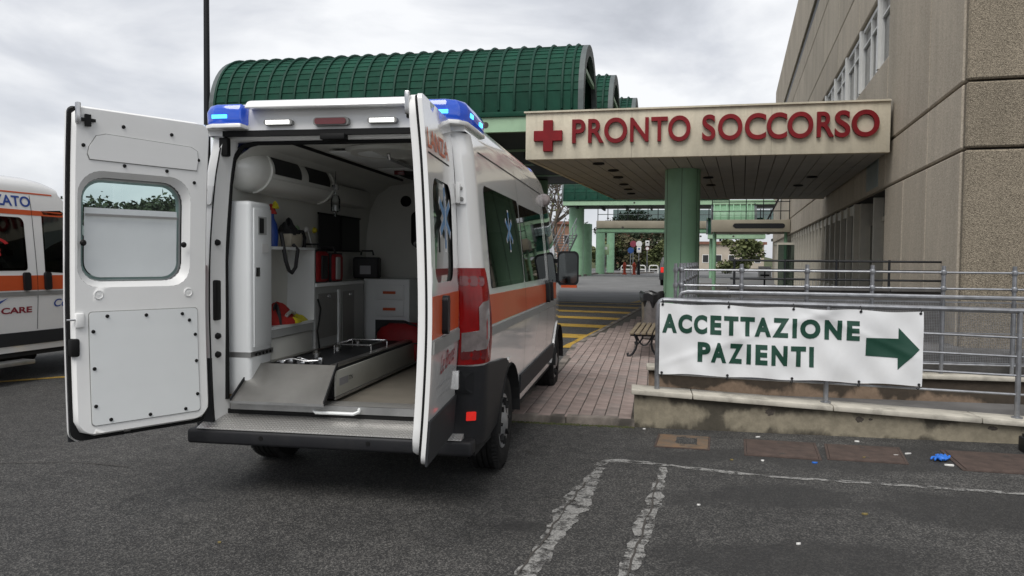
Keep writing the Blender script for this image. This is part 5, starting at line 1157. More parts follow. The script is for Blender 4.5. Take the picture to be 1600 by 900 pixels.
        rim(wr, wi, .078, .034); rim(inn, grow(inn, .010), .078, .066); rim(grow(inn, .010), grow(inn, .012), .066, .030)
        g.build('inner_frame', 'door_white', dr, smooth=True, sharp=45)
        # glass: clear upper band, white film below
        g = G(); sheet(g, grow(win, .012), lambda s, z: fo(s, z, .014), (), .1); pn = g.build('door_window', 'door_glass' if sg < 0 else 'tint_door', dr, smooth=True)
        if sg < 0:
            lowp = [p for p in win if p[1] <= 1.75]; lowp = rrect(.186, .714, 1.406, 1.80, [.09, .0, .0, .09], 8)
            g = G(); shell(g, lowp, lambda s, z: fo(s, z, .016), lambda s, z: fo(s, z, .019), (), .1); g.build('window_film', 'film_white', dr)
            G().box(*sorted((D*.187, D*.713)), .0475, .0505, 1.752, 1.766).build('film_line', 'moulding', dr)
        else:
            lowp = rrect(.225, .675, 1.44, 1.905, .08, 8)
            g = G(); shell(g, lowp, lambda s, z: fo(s, z, .0155), lambda s, z: fo(s, z, .018), (), .1); g.build('window_film', 'film_pale', dr)
        # trim panels on the inside
        def pan(nm, pts, mt, d=.0785, th=.006):
            g = G(); shell(g, pts, lambda s, z: fo(s, z, d), lambda s, z: fo(s, z, d+th), (), .12); return g.build(nm, mt, dr, bevel=.0, smooth=False)
        pan('upper_trim', [(.10, 2.055), (.71, 2.062), (.722, 2.09), (.715, 2.13), (.68, 2.19), (.63, 2.205), (.14, 2.19), (.10, 2.17), (.092, 2.11)], 'door_white')
        pan('trim_gap', grow([(.10, 2.055), (.71, 2.062), (.722, 2.09), (.715, 2.13), (.68, 2.19), (.63, 2.205), (.14, 2.19), (.10, 2.17), (.092, 2.11)], .004), 'moulding', .0782, .002)
        pan('lower_trim', rrect(.085, .712, .578, 1.212, .02), 'card_white')
        pan('trim_gap', rrect(.081, .716, .574, 1.216, .02), 'moulding', .0782, .002)
        pg = G().lathe([(.0105, 0), (.0105, .003), (.0075, .0065), (.001, .0075)], 12, 'y').mesh('trim_plug', smooth=True); pg.materials.append(MATS['rubber'])
        for s, z, d in [(.617, 1.187, 1), (.398, 1.183, 1), (.181, 1.18, 1), (.137, 1.139, 1), (.693, 1.104, 1), (.692, .895, 1), (.691, .685, 1), (.613, .60, 1), (.392, .597, 1), (.177, .60, 1), (.101, 1.049, 1), (.098, .886, 1), (.098, .681, 1), (.536, 2.259, 0), (.259, 2.25, 0), (.088, 2.118, 0), (.524, 2.042, 0), (.28, 2.035, 0), (.745, 2.134, 0), (.11, 1.98, 0)]:
            link('trim_plug', pg, None, dr, fo(s, z, .0845 if d else .0785))
        rg = G().lathe([(.028, 0), (.028, .003), (.022, .005), (.020, .002), (.008, .002), (.001, .004)], 16, 'y').mesh('grommet', smooth=True); rg.materials.append(MATS['door_white'])
        for s, z in ((.66, 1.31), (.14, 1.31)): link('grommet', rg, None, dr, fo(s, z, .0785))
        for s, z in ((.745, 1.60), (.175, 1.60)): G().lathe([(.014, 0), (.018, .012), (.008, .022)], 10, 'y', fo(s, z, .079)).build('window_catch', 'rubber', dr, smooth=True)
        G().box(*sorted((D*.715, D*.745)), .135, .15, 2.235, 2.30).box(*sorted((D*.69, D*.77)), .132, .147, 2.262, 2.278).build('upper_latch', 'rubber', dr)
        G().box(*sorted((D*.765, D*.79)), .125, .15, 2.245, 2.36).build('latch_bolt', 'chrome', dr, bevel=.006)
        if sg < 0: G().box(*sorted((D*.765, D*.815)), .05, .10, .97, 1.07).build('inner_handle', 'rubber', dr, bevel=.012)
        if sg < 0: G().box(*sorted((D*.74, D*.785)), .065, .095, 1.13, 1.21).build('lock_case', 'door_white', dr, bevel=.006); G().tube([(D*.77, .085, 1.175), (D*.83, .085, 1.175)], .006, 6).build('lock_pin', 'chrome', dr)
        G().box(*sorted((D*.50, D*.54)), .085, .105, .515, .60).build('lower_latch', 'chrome', dr, bevel=.006)
        # outside: stripe, moulding, lower black, handle, lettering
        def outp(nm, pts, mt, th=.003): g = G(); shell(g, pts, lambda s, z: fo(s, z, -.001), lambda s, z: fo(s, z, -.001-th), (), .1); return g.build(nm, mt, dr, smooth=True, sharp=40)
        outp('stripe', [(.03, 1.125), (.805, 1.125), (.805, 1.34), (.03, 1.34)], 'orange'); outp('door_moulding', [(.03, 1.05), (.805, 1.05), (.805, 1.115), (.03, 1.115)], 'moulding', .012)
        outp('lower_cladding', [(.03, .49), (.81, .49), (.81, .715), (.03, .715)], 'cladding', .012)
        if sg > 0:
            outp('door_handle', rrect(.50, .57, 1.13, 1.335, .03), 'black_plastic', .035)
            textobj('LANZA', lambda a, b: fo(.775-.58*a, 2.085+.10*b, -.004), 'orange_print', 'lettering', dr, .012, 1)
            outp('text_line', [(.20, 2.055), (.77, 2.055), (.77, 2.062), (.20, 2.062)], 'rubber', .002)
            textobj('Le Brune', lambda a, b: fo(.56-.42*a, .915+.10*b+.03*a, -.004), 'print_wine', 'lettering', dr, .002, 1, .35)
            textobj('soccorso sanitario', lambda a, b: fo(.58-.40*a, .852+.018*b, -.004), 'print_grey', 'lettering', dr, .0, 0); textobj('pronto intervento', lambda a, b: fo(.58-.32*a, .79+.018*b, -.004), 'print_grey', 'lettering', dr, .0, 0)
            star(dr, lambda a, b: fo(.42-a*.16, 1.75+b*.165, -.003), opened)
            [G().box(-w_, .002, -.006, .02, z0, z1).build('hinge_plate', 'van_white', dr, bevel=.004) for w_, z0, z1 in ((.035, 1.86, 1.98), (.05, .75, .86))]
        return dr
    def star(parent, fn, on):
        if not on: return
        for sc_, mt, lift in ((1.12, 'sign_white', 0), (1.0, 'star_blue', 1)):
            pts = []
            for k in range(6):
                t = R(90+60*k)
                for dx, dy in ((.13, .23), (.13, 1.0), (-.13, 1.0), (-.13, .23))[::1]:
                    rx_, ry_ = dy*math.cos(t)+dx*math.sin(t), dy*math.sin(t)-dx*math.cos(t); pts.append((rx_*sc_*(1 if sc_ == 1 else 1.02), ry_*sc_))
            V, F = cdt(pts, (), .4)
            def f2(a, b):
                p = fn(a, b); return p
            o = link('star_emblem', G().add([f2(a, b) for a, b in V], F).mesh('star'), mt, parent); 
            o.location = o.location + Vector((0, -.0012*lift, 0)) if False else Vector((0, 0, 0))
            if lift: o.data.transform(Matrix.Translation(_star_lift))
        V, F = cdt(rrect(-.045, .045, -.72, .72, .04), (), .4); o = link('star_staff', G().add([fn(a, b) for a, b in V], F).mesh('staff'), 'sign_white', parent); o.data.transform(Matrix.Translation(_star_lift*2))
    _star_lift = Vector((0, -.0015, 0))
    dl = door(-1); dr_ = door(1)
    _star_lift = Vector((.0015, 0, 0))
    if opened: star(P, lambda a, b: bs(T(1.20+a*.14), 1.74+b*.14, 1, .0065), True)
    return dl, dr_
def thing_part(name, parent, loc):
    o = bpy.data.objects.new(name, None); COL.objects.link(o); o.empty_display_size = .1; o.parent = parent; o.location = loc; return o
VO, VT = (-1.136, 4.747), 9.4
A1 = thing('ambulance', 'white and orange ambulance van seen from behind with both rear doors open', 'ambulance', (*VO, 0), R(-VT))
van(A1, True, 1)
# ---- interior of the open ambulance: fixed fittings are parts of it
P = A1
class GI(G):
    def mesh(s, *a, **k): s.v = [(x-.05, y, z) for x, y, z in s.v]; return G.mesh(s, *a, **k)
G().box(-.86, .86, .16, 2.95, .50, .572).build('load_floor', 'van_floor', P)
G().box(-.73, .73, .145, .30, .5725, .583).build('sill_plate', 'tread_plate', P, bevel=.003); G().box(-.73, .73, .128, .145, .535, .583).build('sill_edge', 'aluminium', P)
G().tube([(-.14, .10, .555), (-.12, .085, .545), (.13, .085, .545), (.16, .10, .555), (.15, .14, .57)], .011, 7).build('grab_loop', 'card_white', P, smooth=True)
G().box(-.78, -.6, .155, .30, .584, .62).build('floor_edge', 'wood_edge', P)
lin = [(.842, .573), (.85, 1.2), (.835, 1.75), (.80, 2.0), (.72, 2.16), (.58, 2.255), (.3, 2.29), (0, 2.295)]
lq = lin+[(-x, z) for x, z in lin[::-1][1:]]
# lining in strips so that the windows stay open on the right
def lining_strip(i0, i1, y0, y1, nm):
    g = G()
    for x, z in lq[i0:i1+1]: g.v += [(x, y0, z), (x, y1, z)]
    for k in range(i1-i0): q = 2*k; g.f.append((q, q+1, q+3, q+2))
    g.build(nm, 'lining', P, smooth=True, sharp=25)
lining_strip(0, 1, .17, 2.95, 'wall_lining'); lining_strip(3, 11, .17, 2.95, 'ceiling_lining'); lining_strip(11, 14, .17, 2.95, 'wall_lining')
g = G(); sheet(g, [(.17, 1.2), (2.95, 1.2), (2.95, 2.0), (.17, 2.0)], lambda a, b: (interp([(1.2, .85), (1.75, .835), (2.0, .80)], b), a, b), [rrect(.36, 1.73, 1.36, 1.95, .03), rrect(1.83, 2.90, 1.36, 1.95, .03)], .2); g.build('wall_lining', 'lining', P, smooth=True)
g = G(); sheet(g, [(x, z) for x, z in lq], lambda a, b: (a, 2.95, b), (), .2); bk = g.build('bulkhead', 'lining', P)
g = G(); shell(g, rrect(-.36, .26, 1.64, 2.00, .06), lambda a, b: (a, 2.948, b), lambda a, b: (a, 2.925, b), [rrect(-.32, .22, 1.68, 1.96, .04)], .1); g.build('bulkhead_window_frame', 'rubber', bk); G().box(-.33, .23, 2.935, 2.94, 1.675, 1.965).build('bulkhead_window', 'room_dark', bk)
for (x, z, r_) in ((-.42, 2.10, .055), (-.28, 2.10, .035)): G().lathe([(r_, 2.948), (r_, 2.935), (r_*.8, 2.93)], 16, 'y', (x, 0, z)).build('speaker_grille', 'rubber', bk)
# seal round the opening
sl = [(-.755, .13, .60), (-.76, .13, 1.5), (-.735, .15, 2.0), (-.715, .16, 2.16), (-.66, .17, 2.245), (-.55, .17, 2.268), (.55, .17, 2.268), (.66, .17, 2.245), (.715, .16, 2.16), (.735, .15, 2.0), (.76, .13, 1.5), (.755, .13, .60)]
G().tube(sl, .017, 8).build('opening_seal', 'rubber', P, smooth=True, sharp=70)
for s_ in (-1, 1):
    G().box(*sorted((s_*.765, s_*.80)), .02, .09, 1.12, 1.38).build('jamb_cover', 'rubber', P, bevel=.012)
    for z in (1.02, .90, 1.62): G().lathe([(.018, 0), (.022, -.02), (.012, -.035)], 10, 'y', (s_*.775, .07, z)).build('jamb_buffer', 'rubber', P, smooth=True)
    G().box(*sorted((s_*.70, s_*.76)), .05, .10, 2.17, 2.29).build('door_stay', 'rubber', P, bevel=.01)
G().box(-.07, .09, .03, .10, 2.262, 2.298).build('lock_striker', 'rubber', P, bevel=.006)
# tall white cabinet at the rear left
cb = GI().box(-.835, -.575, .20, .50, .585, 1.90).build('tall_cabinet', 'furniture', P, bevel=.03, seg=3)
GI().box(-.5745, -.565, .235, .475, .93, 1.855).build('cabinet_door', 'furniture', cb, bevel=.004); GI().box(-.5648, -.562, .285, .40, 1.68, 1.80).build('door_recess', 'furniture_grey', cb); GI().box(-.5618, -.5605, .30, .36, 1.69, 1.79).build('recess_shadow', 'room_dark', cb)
GI().box(-.836, -.5738, .1985, .51, .865, .90).build('trim_strip', 'aluminium', cb)
for k in range(5): GI().lathe([(.011, -.566), (.011, -.560)], 8, 'x', (0, .25+.05*k, .882)).build('rail_stud', 'rubber', cb)
GI().box(-.835, -.585, .505, 1.2, .585, .96).build('wheel_box', 'lining', P, bevel=.02)
# open shelves
sh = GI().box(-.835, -.575, .51, 1.22, 1.585, 1.605).box(-.835, -.575, .51, 1.22, 1.02, 1.04).box(-.835, -.575, 1.2, 1.222, .961, 1.584).box(-.83, -.815, .51, 1.2, 1.041, 1.584).build('shelf_unit', 'furniture', P); GI().box(-.59, -.577, .51, 1.2, .962, 1.019).build('shelf_front', 'furniture_grey', sh)
# side counter and lower cupboards
ct = GI().box(-.835, -.56, 1.225, 2.3, 1.295, 1.325).build('counter', 'furniture', P, bevel=.006); GI().box(-.835, -.575, 1.225, 2.3, .585, 1.294).build('counter_cupboard', 'furniture_grey', ct)
for a, b in ((1.28, 1.66), (1.78, 2.05)): GI().box(-.5745, -.570, a, b, .88 if a < 1.5 else .62, 1.24).build('cupboard_opening', 'moulding', ct)
GI().box(-.5748, -.562, 1.67, 1.71, .62, 1.26).build('cupboard_post', 'furniture', ct)
dc = GI().box(-.62, -.17, 2.42, 2.90, .585, 1.335).build('drawer_cabinet', 'furniture', P, bevel=.01)
for z in (1.14, .985): d_ = GI().box(-.50, -.22, 2.405, 2.4195, z, z+.14).build('drawer', 'furniture', dc, bevel=.006); GI().box(-.42, -.30, 2.392, 2.4045, z+.055, z+.08).build('drawer_handle', 'orange', d_)
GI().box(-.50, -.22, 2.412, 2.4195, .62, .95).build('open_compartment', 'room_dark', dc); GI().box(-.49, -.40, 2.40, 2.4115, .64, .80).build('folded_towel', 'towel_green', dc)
# overhead locker with domed end
g = GI(); cxx, czz, rx, rz = -.715, 2.125, .165, .15; prof_ = [(0.02, .20), (.35, .215), (.65, .25), (.85, .30), (.96, .36), (1.0, .44), (1.0, 1.55), (.96, 1.62), (.6, 1.66), (.02, 1.67)]; n = 28
for s_, y in prof_:
    for k in range(n): t = 2*math.pi*k/n; g.v.append((cxx+rx*s_*math.cos(t), y, czz+rz*s_*math.sin(t)))
for j in range(len(prof_)-1):
    for k in range(n): g.f.append((j*n+k, j*n+(k+1) % n, (j+1)*n+(k+1) % n, (j+1)*n+k))
ohl = g.build('overhead_locker', 'gel_white', P, smooth=True, sharp=70)
for a, b in ((.50, .92), (1.05, 1.45)):
    g = GI(); shell(g, [(a, -8), (b, -8), (b, 42), (a, 42)], lambda y, t: (cxx+(rx+.002)*math.cos(R(t)), y, czz+(rz+.002)*math.sin(R(t))), lambda y, t: (cxx+(rx+.006)*math.cos(R(t)), y, czz+(rz+.006)*math.sin(R(t))), (), 6); g.build('locker_flap', 'room_dark', ohl, smooth=True, sharp=40)
g = GI()
for y in (.45, 1.52): g.tube([(cxx+(rx+.004)*math.cos(R(t)), y, czz+(rz+.004)*math.sin(R(t))) for t in range(-80, 61, 10)], .009, 6)
g.tube([(cxx+(rx+.002)*math.cos(R(-20)), y, czz+(rz+.002)*math.sin(R(-20))) for y in (.46, 1.0, 1.52)], .005, 6).build('locker_trim', 'gel_white', ohl, smooth=True)
GI().box(-.82, -.60, 1.75, 2.55, 2.0, 2.16).build('side_locker', 'lining', P, bevel=.03); GI().box(-.755, -.75, 1.70, 2.66, 1.60, 1.90).build('inner_window', 'room_dark', P); GI().box(-.755, -.745, 1.68, 2.68, 1.585, 1.60).box(-.755, -.745, 1.68, 2.68, 1.90, 1.915).box(-.755, -.744, 2.16, 2.20, 1.60, 1.90).build('inner_window_frame', 'rubber', P)
GI().tube([(-.30, .25, 2.275), (-.30, 2.6, 2.275)], .012, 6).build('ceiling_rail', 'rubber', P)
GI().lathe([(.30, 2.29), (.29, 2.265), (.22, 2.258), (.20, 2.268), (.001, 2.268)], 32, 'z', (.18, .75, 0)).build('roof_hatch', 'lining', P, smooth=True)
GI().box(-.08, .10, 1.75, 2.6, 2.225, 2.285).build('ceiling_console', 'rubber', P, bevel=.02); GI().box(-.09, .0, 1.70, 1.748, 2.225, 2.275).build('console_lamp', 'brake_red', P, bevel=.01)
GI().tube([(.30, .4, 2.22), (.30, .42, 2.19), (.30, 2.3, 2.19), (.30, 2.32, 2.22)], .013, 7).build('ceiling_grab_rail', 'chrome', P, smooth=True)
# small fittings on the left wall and counter
for k, (y, z) in enumerate(((.62, 1.78), (.74, 1.78), (.86, 1.78))): GI().box(-.80, -.782, y, y+.07, z, z+.09).build('wall_socket', 'card_white' if k else 'moulding', P, bevel=.006)
for k, (y, m_) in enumerate(((1.32, 'sign_green'), (1.50, 'sign_white'), (1.66, 'label_yellow'))): GI().lathe([(.022, -.80), (.026, -.77), (.014, -.755)], 12, 'x', (0, y, 1.76)).build('gas_outlet', m_, P, smooth=True)
GI().tube([(-.76, 1.50, 1.75), (-.72, 1.49, 1.62), (-.70, 1.52, 1.50), (-.72, 1.58, 1.42), (-.70, 1.62, 1.34)], .006, 6).build('oxygen_hose', 'sign_white', P, smooth=True)
GI().tube([(-.56, 1.24, 1.20), (-.55, 1.27, 1.12), (-.555, 1.25, 1.02), (-.56, 1.23, .95), (-.55, 1.25, .80), (-.55, 1.30, .66)], .007, 6).build('loose_cable', 'rubber', P, smooth=True)
GI().box(-.5605, -.558, .245, .30, 1.40, 1.46).build('cabinet_latch', 'chrome', cb, bevel=.003)
GI().box(-.5605, -.559, .33, .42, 1.56, 1.62).build('cabinet_label', 'sign_white', cb)
for y in (1.45, 1.92): GI().box(-.5695, -.562, y, y+.05, 1.20, 1.22).build('cupboard_catch', 'chrome', ct, bevel=.003)
for y in (.60, 1.6): GI().box(-.2, .12, y, y+.9, 2.262, 2.275).build('ceiling_lamp', 'card_white', P, bevel=.01)
GI().box(-.835, -.80, .25, 2.9, 1.64, 1.665).build('wall_rail', 'aluminium', P)
# seat on the far right, seen through the side windows
G().box(.45, .82, 1.2, 1.65, .95, 1.05).build('attendant_seat', 'bag_dark', P, bevel=.03); G().box(.45, .82, 1.62, 1.72, 1.05, 1.75).build('seat_back', 'bag_dark', P, bevel=.03); G().box(.50, .78, 1.25, 1.6, .572, .95).build('seat_box', 'lining', P)

# ---- loose things in the ambulance (local frame of the van turned into world places)
vf = frame(VO, VT)
def inthing(name, label, cat, x, y, z, rz=0.0, group=None): p = vf(x-.05, y, z); return thing(name, label, cat, p, R(-VT)+rz, group)
sp_ = inthing('stretcher_platform', 'low steel stretcher loading platform with a sloping flap inside the ambulance', 'platform', -.30, 0, .5725)
G().hexa([(-.335, .05, .022), (.30, .05, .022), (.27, .34, .232), (-.31, .34, .232), (-.335, .045, .030), (.30, .045, .030), (.27, .338, .240), (-.31, .338, .240)]).build('flap', 'steel_plate', sp_)
for s0, s1 in ((-.335, -.31), (.30, .27)): G().hexa([(s0-.004, .05, .022), (s0+.004, .05, .022), (s1+.004, .34, .232), (s1-.004, .34, .232), (s0-.004, .045, .052), (s0+.004, .045, .052), (s1+.004, .338, .262), (s1-.004, .338, .262)]).build('flap_edge', 'black_steel', sp_)
G().box(-.335, .30, .042, .047, .018, .033).build('flap_lip', 'aluminium', sp_)
G().box(-.30, .262, .345, 2.15, .195, .222).build('top_tray', 'black_steel', sp_, bevel=.004)
G().box(-.30, -.235, .345, 2.15, .223, .236).box(.20, .262, .345, 2.15, .223, .236).build('track_rail', 'steel_plate', sp_, bevel=.003)
G().box(.2625, .275, .30, 2.15, .035, .205).box(-.315, -.301, .30, 2.15, .035, .205).build('side_wall', 'anodised', sp_, bevel=.003); G().box(.2755, .285, .28, 2.15, .02, .034).build('foot_rail', 'aluminium', sp_); G().box(-.29, .255, .31, .34, .02, .19).build('end_plate', 'black_steel', sp_)
G().box(.2752, .2765, .36, .52, .10, .15).build('maker_plate', 'print_grey', sp_); textobj('ITN', lambda a, b: (.2772, .53+.07*a, .115+.03*b), 'black_steel', 'lettering', sp_, .01)
g = G()
for k in range(6): g.box(-.17+.05*k, -.14+.05*k, .40+.03*(k % 3), .46+.03*(k % 2), .223, .247+.012*(k % 3))
g.tube([(-.20, .42, .24), (-.10, .44, .262), (.02, .41, .25), (.10, .43, .255)], .009, 6).tube([(-.12, .5, .23), (-.05, .47, .262), (.03, .5, .235)], .008, 6).build('lock_mechanism', 'chrome', sp_, bevel=.003)
g = G().box(-.04, .24, 1.05, 1.062, .29, .302).box(-.04, .24, 1.42, 1.432, .29, .302).box(-.052, -.04, 1.05, 1.432, .29, .302).box(.24, .252, 1.05, 1.432, .29, .302).box(-.05, -.04, 1.05, 1.06, .222, .29).box(.242, .252, 1.05, 1.06, .222, .29).box(-.05, -.04, 1.42, 1.43, .222, .29).box(.242, .252, 1.42, 1.43, .222, .29); g.build('guide_frame', 'chrome', sp_, bevel=.004)
for y in (.85, 1.25, 1.7): G().lathe([(.03, 0), (.03, .03), (.01, .05)], 12, 'z', (-.10, y, .222)).build('roller', 'chrome', sp_, smooth=True)
def soft_bag(t, w_, d, h, mat, pock=True):
    G().box(-w_/2, w_/2, -d/2, d/2, 0, h).build('body', mat, t, bevel=min(w_, d)*.18, seg=4)
    if pock: G().box(-w_*.3, w_*.3, -d/2-.035, -d/2+.01, h*.12, h*.7).build('pocket', mat, t, bevel=.018, seg=3)
    for x in (-w_*.36, w_*.36): G().box(x-.012, x+.012, -d/2-.004, d/2+.004, -.0, h+.004).build('strap', 'bag_dark', t, bevel=.003)
    G().tube([(-.08, 0, h), (-.06, 0, h+.05), (.06, 0, h+.05), (.08, 0, h)], .01, 6).build('handle', 'bag_dark', t, smooth=True)
t = inthing('medical_bag', 'tall red medical bag with black trim standing on the counter', 'bag', -.69, 1.40, 1.326, R(0)); soft_bag(t, .22, .24, .26, 'bag_red', False); G().box(.1105, .125, -.06, .06, .03, .22).build('pocket', 'bag_dark', t, bevel=.01)
t = inthing('medical_bag', 'second red bag with a clear pocket, beside the tall red bag', 'bag', -.69, 1.72, 1.326, R(0)); soft_bag(t, .22, .24, .24, 'bag_red', False); G().box(.1105, .128, -.08, .0, .02, .21).build('clear_pocket', 'furniture_grey', t, bevel=.01)
t = inthing('equipment_case', 'black equipment case at the bulkhead end of the counter', 'case', -.62, 2.52, 1.337, R(10)); G().box(-.12, .12, -.10, .10, 0, .20).build('case', 'bag_dark', t, bevel=.02, seg=3); G().box(-.05, .05, -.108, -.1, .04, .12).build('panel', 'print_grey', t); G().tube([(-.06, 0, .22), (-.05, 0, .26), (.05, 0, .26), (.06, 0, .22)], .01, 6).build('handle', 'bag_dark', t)
t = inthing('rescue_bag', 'rounded red rescue bag on the floor under the drawers', 'bag', -.17, 2.22, .5725, R(0))
g = G(); n = 20
for j in range(9):
    a = math.pi*j/8; 
    for k in range(n): th2 = 2*math.pi*k/n; g.v.append((.24*math.copysign(abs(math.cos(th2))**.7, math.cos(th2))*(math.sin(a)**.5), .15*math.copysign(abs(math.sin(th2))**.7, math.sin(th2))*(math.sin(a)**.5), .19-.19*math.copysign(abs(math.cos(a))**.8, math.cos(a))))
for j in range(8):
    for k in range(n): g.f.append((j*n+k, j*n+(k+1) % n, (j+1)*n+(k+1) % n, (j+1)*n+k))
g.build('body', 'bag_red', t, smooth=True); G().tube([(-.22, -.06, .30), (-.1, -.10, .385), (.05, -.10, .39), (.2, -.06, .32)], .012, 6).build('strap', 'bag_dark', t, smooth=True); G().tube([(-.2, -.145, .2), (0, -.155, .21), (.2, -.145, .2)], .006, 5).build('zip', 'bag_dark', t)
t = inthing('jacket', 'crumpled red and yellow rescue jacket lying on the open shelf', 'jacket', -.70, .85, 1.041)
def lump(g, cx, cy, rx, ry, h, seed, n=22):
    rnd = random.Random(seed); ph = [rnd.uniform(0, 6) for _ in range(6)]; m = 10
    for j in range(m+1):
        q = j/m
        for k in range(n):
            a = 2*math.pi*k/n; r_ = (1-q)**.6*(1+.14*math.sin(3*a+ph[0])+.10*math.sin(5*a+ph[1])); z = h*q**.8*(1+.25*math.sin(4*a+ph[2]+5*q))
            g.v.append((cx+rx*r_*math.cos(a), cy+ry*r_*math.sin(a), max(0, z)))
    n0 = len(g.v)-(m+1)*n
    for j in range(m):
        for k in range(n): g.f.append((n0+j*n+k, n0+j*n+(k+1) % n, n0+(j+1)*n+(k+1) % n, n0+(j+1)*n+k))
    return g
lump(G(), 0, -.03, .12, .27, .13, 4).build('fabric', 'jacket_red', t, smooth=True); lump(G(), .065, .07, .07, .24, .06, 9).build('reflective_band', 'jacket_yellow', t, smooth=True); lump(G(), .04, -.12, .05, .06, .13, 11).build('dark_panel', 'bag_dark', t, smooth=True); G().tube([(.10, -.08, .06), (.095, .0, .085), (.09, .08, .07)], .014, 6).build('silver_tape', 'reflex_silver', t, smooth=True)
t = inthing('basket', 'cream basket filled with black masks on the upper shelf', 'basket', -.68, .98, 1.606)
G().hexa([(-.06, -.09, 0), (.06, -.09, 0), (.06, .09, 0), (-.06, .09, 0), (-.07, -.10, .10), (.07, -.10, .10), (.07, .10, .10), (-.07, .10, .10)]).build('basket', 'basket', t, bevel=.008); lump(G(), 0, 0, .075, .10, .11, 5).build('contents', 'bag_dark', t, smooth=True, ).location = (0, 0, .09)
t = inthing('shoulder_strap', 'black shoulder strap looping down from the upper shelf', 'strap', -.60, .78, 1.606); G().tube([(0, -.09, .10), (.02, -.10, .02), (.035, -.09, -.10), (.04, -.05, -.17), (.04, .0, -.19), (.04, .06, -.15), (.035, .11, -.02), (.0, .10, .02)], .014, 6).build('webbing', 'bag_dark', t, smooth=True)
t = inthing('torch', 'dark blue bottle with a red and yellow top on the upper shelf', 'bottle', -.64, .62, 1.606); G().lathe([(.045, 0), (.05, .08), (.04, .16), (.02, .20), (.02, .24)], 14).build('body', 'print_blue', t, smooth=True); lump(G(), 0, 0, .04, .045, .06, 3).build('red_top', 'jacket_red', t, smooth=True).location = (0, 0, .23); lump(G(), .02, .02, .025, .03, .045, 6).build('yellow_top', 'jacket_yellow', t, smooth=True).location = (0, 0, .27)
t = inthing('headset', 'black headset lying behind the red bag on the counter', 'headset', -.72, 1.28, 1.606); G().tube([(0, -.06, .0), (0, -.07, .08), (0, -.03, .13), (0, .03, .13), (0, .07, .08), (0, .06, .0)], .014, 7).build('band', 'bag_dark', t, smooth=True)
t = inthing('infusion_bottle', 'clear infusion bottle hanging from the ambulance ceiling', 'bottle', -.50, 1.45, 1.86); G().lathe([(.001, 0), (.012, .0), (.014, .03), (.038, .05), (.040, .14), (.03, .17), (.012, .185), (.012, .20)], 16).build('bottle', 'clear_plastic', t, smooth=True); G().tube([(0, 0, .20), (0, 0, .37)], .004, 5).lathe([(.03, .22), (.03, .26), (.01, .27)], 10).build('hanger', 'chrome', t, smooth=True)

# ================================================================== SECOND AMBULANCE
A2O = (-5.89-.94*math.cos(R(15))-3.30*math.sin(R(15)), 9.4+.94*math.sin(R(15))-3.30*math.cos(R(15)))
A2 = thing('ambulance', 'white ambulance parked side-on behind the open rear door, reading CARE and ANZATO', 'ambulance', (*A2O, 0), R(-15))
van(A2, False, 2)
g = G(); shell(g, [(T(.4), 2.03), (T(3.86), 2.015), (T(3.82), 2.075), (T(.4), 2.095)], lambda a, b: bs(a, b, 1, .001), lambda a, b: bs(a, b, 1, .004), (), .12); g.build('upper_stripe', 'orange', A2, smooth=True)
g = G(); shell(g, [(T(.4), 2.278), (T(3.7), 2.278), (T(3.7), 2.296), (T(.4), 2.296)], lambda a, b: bs(a, b, 1, .001), lambda a, b: bs(a, b, 1, .004), (), .12); g.build('upper_stripe', 'orange', A2, smooth=True)
textobj('AVANZATO', lambda a, b: bs(T(2.36+1.0*a), 2.115+.13*b, 1, .005), 'print_blue', 'lettering', A2, .02, 1)
textobj('CARE', lambda a, b: bs(T(2.86+.42*a), .83+.075*b, 1, .006), 'print_wine', 'lettering', A2, .03, 1)
textobj('Co', lambda a, b: bs(T(3.60+.20*a), .88+.10*b, 1, .006), 'print_blue', 'lettering', A2, .012, 1, .2)
textobj('118', lambda a, b: bs(T(2.55+.34*a), 1.50+.12*b, 1, .007), 'print_red', 'lettering', A2, .03, 1)
g = G(); shell(g, [(T(2.72+.30*math.cos(R(t))), 1.62+.13*math.sin(R(t))) for t in range(20, 161, 14)]+[(T(2.72+.25*math.cos(R(t))), 1.62+.10*math.sin(R(t))) for t in range(160, 19, -14)], lambda a, b: bs(a, b, 1, .006), lambda a, b: bs(a, b, 1, .0075), (), .08); g.build('emblem_arc', 'print_red', A2)
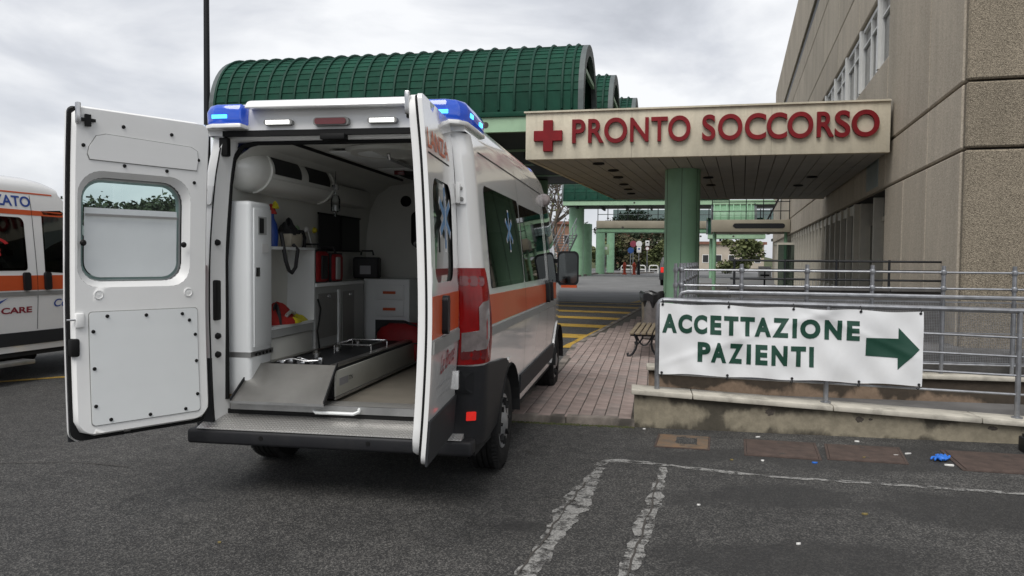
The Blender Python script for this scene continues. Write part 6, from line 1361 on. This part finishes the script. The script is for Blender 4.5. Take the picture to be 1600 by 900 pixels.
g = G(); shell(g, [(T(2.45), .84), (T(2.60), .80), (T(2.80), .93), (T(2.95), 1.02), (T(2.78), .96), (T(2.62), .86)], lambda a, b: bs(a, b, 1, .004), lambda a, b: bs(a, b, 1, .006), (), .08); g.build('swoosh', 'print_blue', A2)
g = G(); shell(g, [(T(2.50+.13*math.cos(R(t))), .93+.10*math.sin(R(t))) for t in range(-60, 200, 20)]+[(T(2.50+.11*math.cos(R(t))), .93+.08*math.sin(R(t))) for t in range(200, -61, -20)], lambda a, b: bs(a, b, 1, .0065), lambda a, b: bs(a, b, 1, .008), (), .08); g.build('swoosh', 'print_wine', A2)
G().box(.90, 1.10, 2.2, 3.2, .22, .27).build('side_step', 'aluminium', A2, bevel=.01); G().box(-.84, .84, .3, 2.95, .5, .57).build('load_floor', 'van_floor', A2); G().box(-.80, .80, 2.95, 3.0, .5, 2.3).build('bulkhead', 'lining', A2)

# ================================================================== CAR BEHIND THE COLUMN
car = thing('parked_car', 'dark car with a red tail lamp, mostly hidden behind the green column', 'car', (9.78, 46.5, 0), R(-18))
pmat('car_paint', (0.02, 0.021, 0.024), 0.25, coat=0.8)
cs = [(0, .35), (0, .95), (.12, 1.02), (.30, 1.72), (2.4, 1.75), (3.1, 1.12), (4.0, 1.0), (4.2, .75), (4.2, .35)]
for x in (0,): G().prism(cs, lambda a, b: (-.88 if b < 1.1 else -.74, a, b), lambda a, b: (.88 if b < 1.1 else .74, a, b)).build('body', 'car_paint', car, bevel=.05)
for x in (-.78, .60): G().box(x, x+.18, -.02, .06, .80, 1.12).build('tail_lamp', 'reflector', car, bevel=.01)
G().hexa([(-.66, .13, 1.10), (.66, .13, 1.10), (.66, .16, 1.10), (-.66, .16, 1.10), (-.62, .26, 1.62), (.62, .26, 1.62), (.62, .29, 1.62), (-.62, .29, 1.62)]).build('rear_window', 'room_dark', car); G().box(-.28, .28, -.015, -.0, .62, .74).build('number_plate', 'sign_white', car)
for x in (-.86, .66):
    for y in (.75, 3.4): G().lathe([(.18, 0), (.32, .0), (.33, .03), (.33, .17), (.32, .2), (.18, .2)], 24, 'x', (x, y, .33)).build('wheel', 'tyre', car, smooth=True)
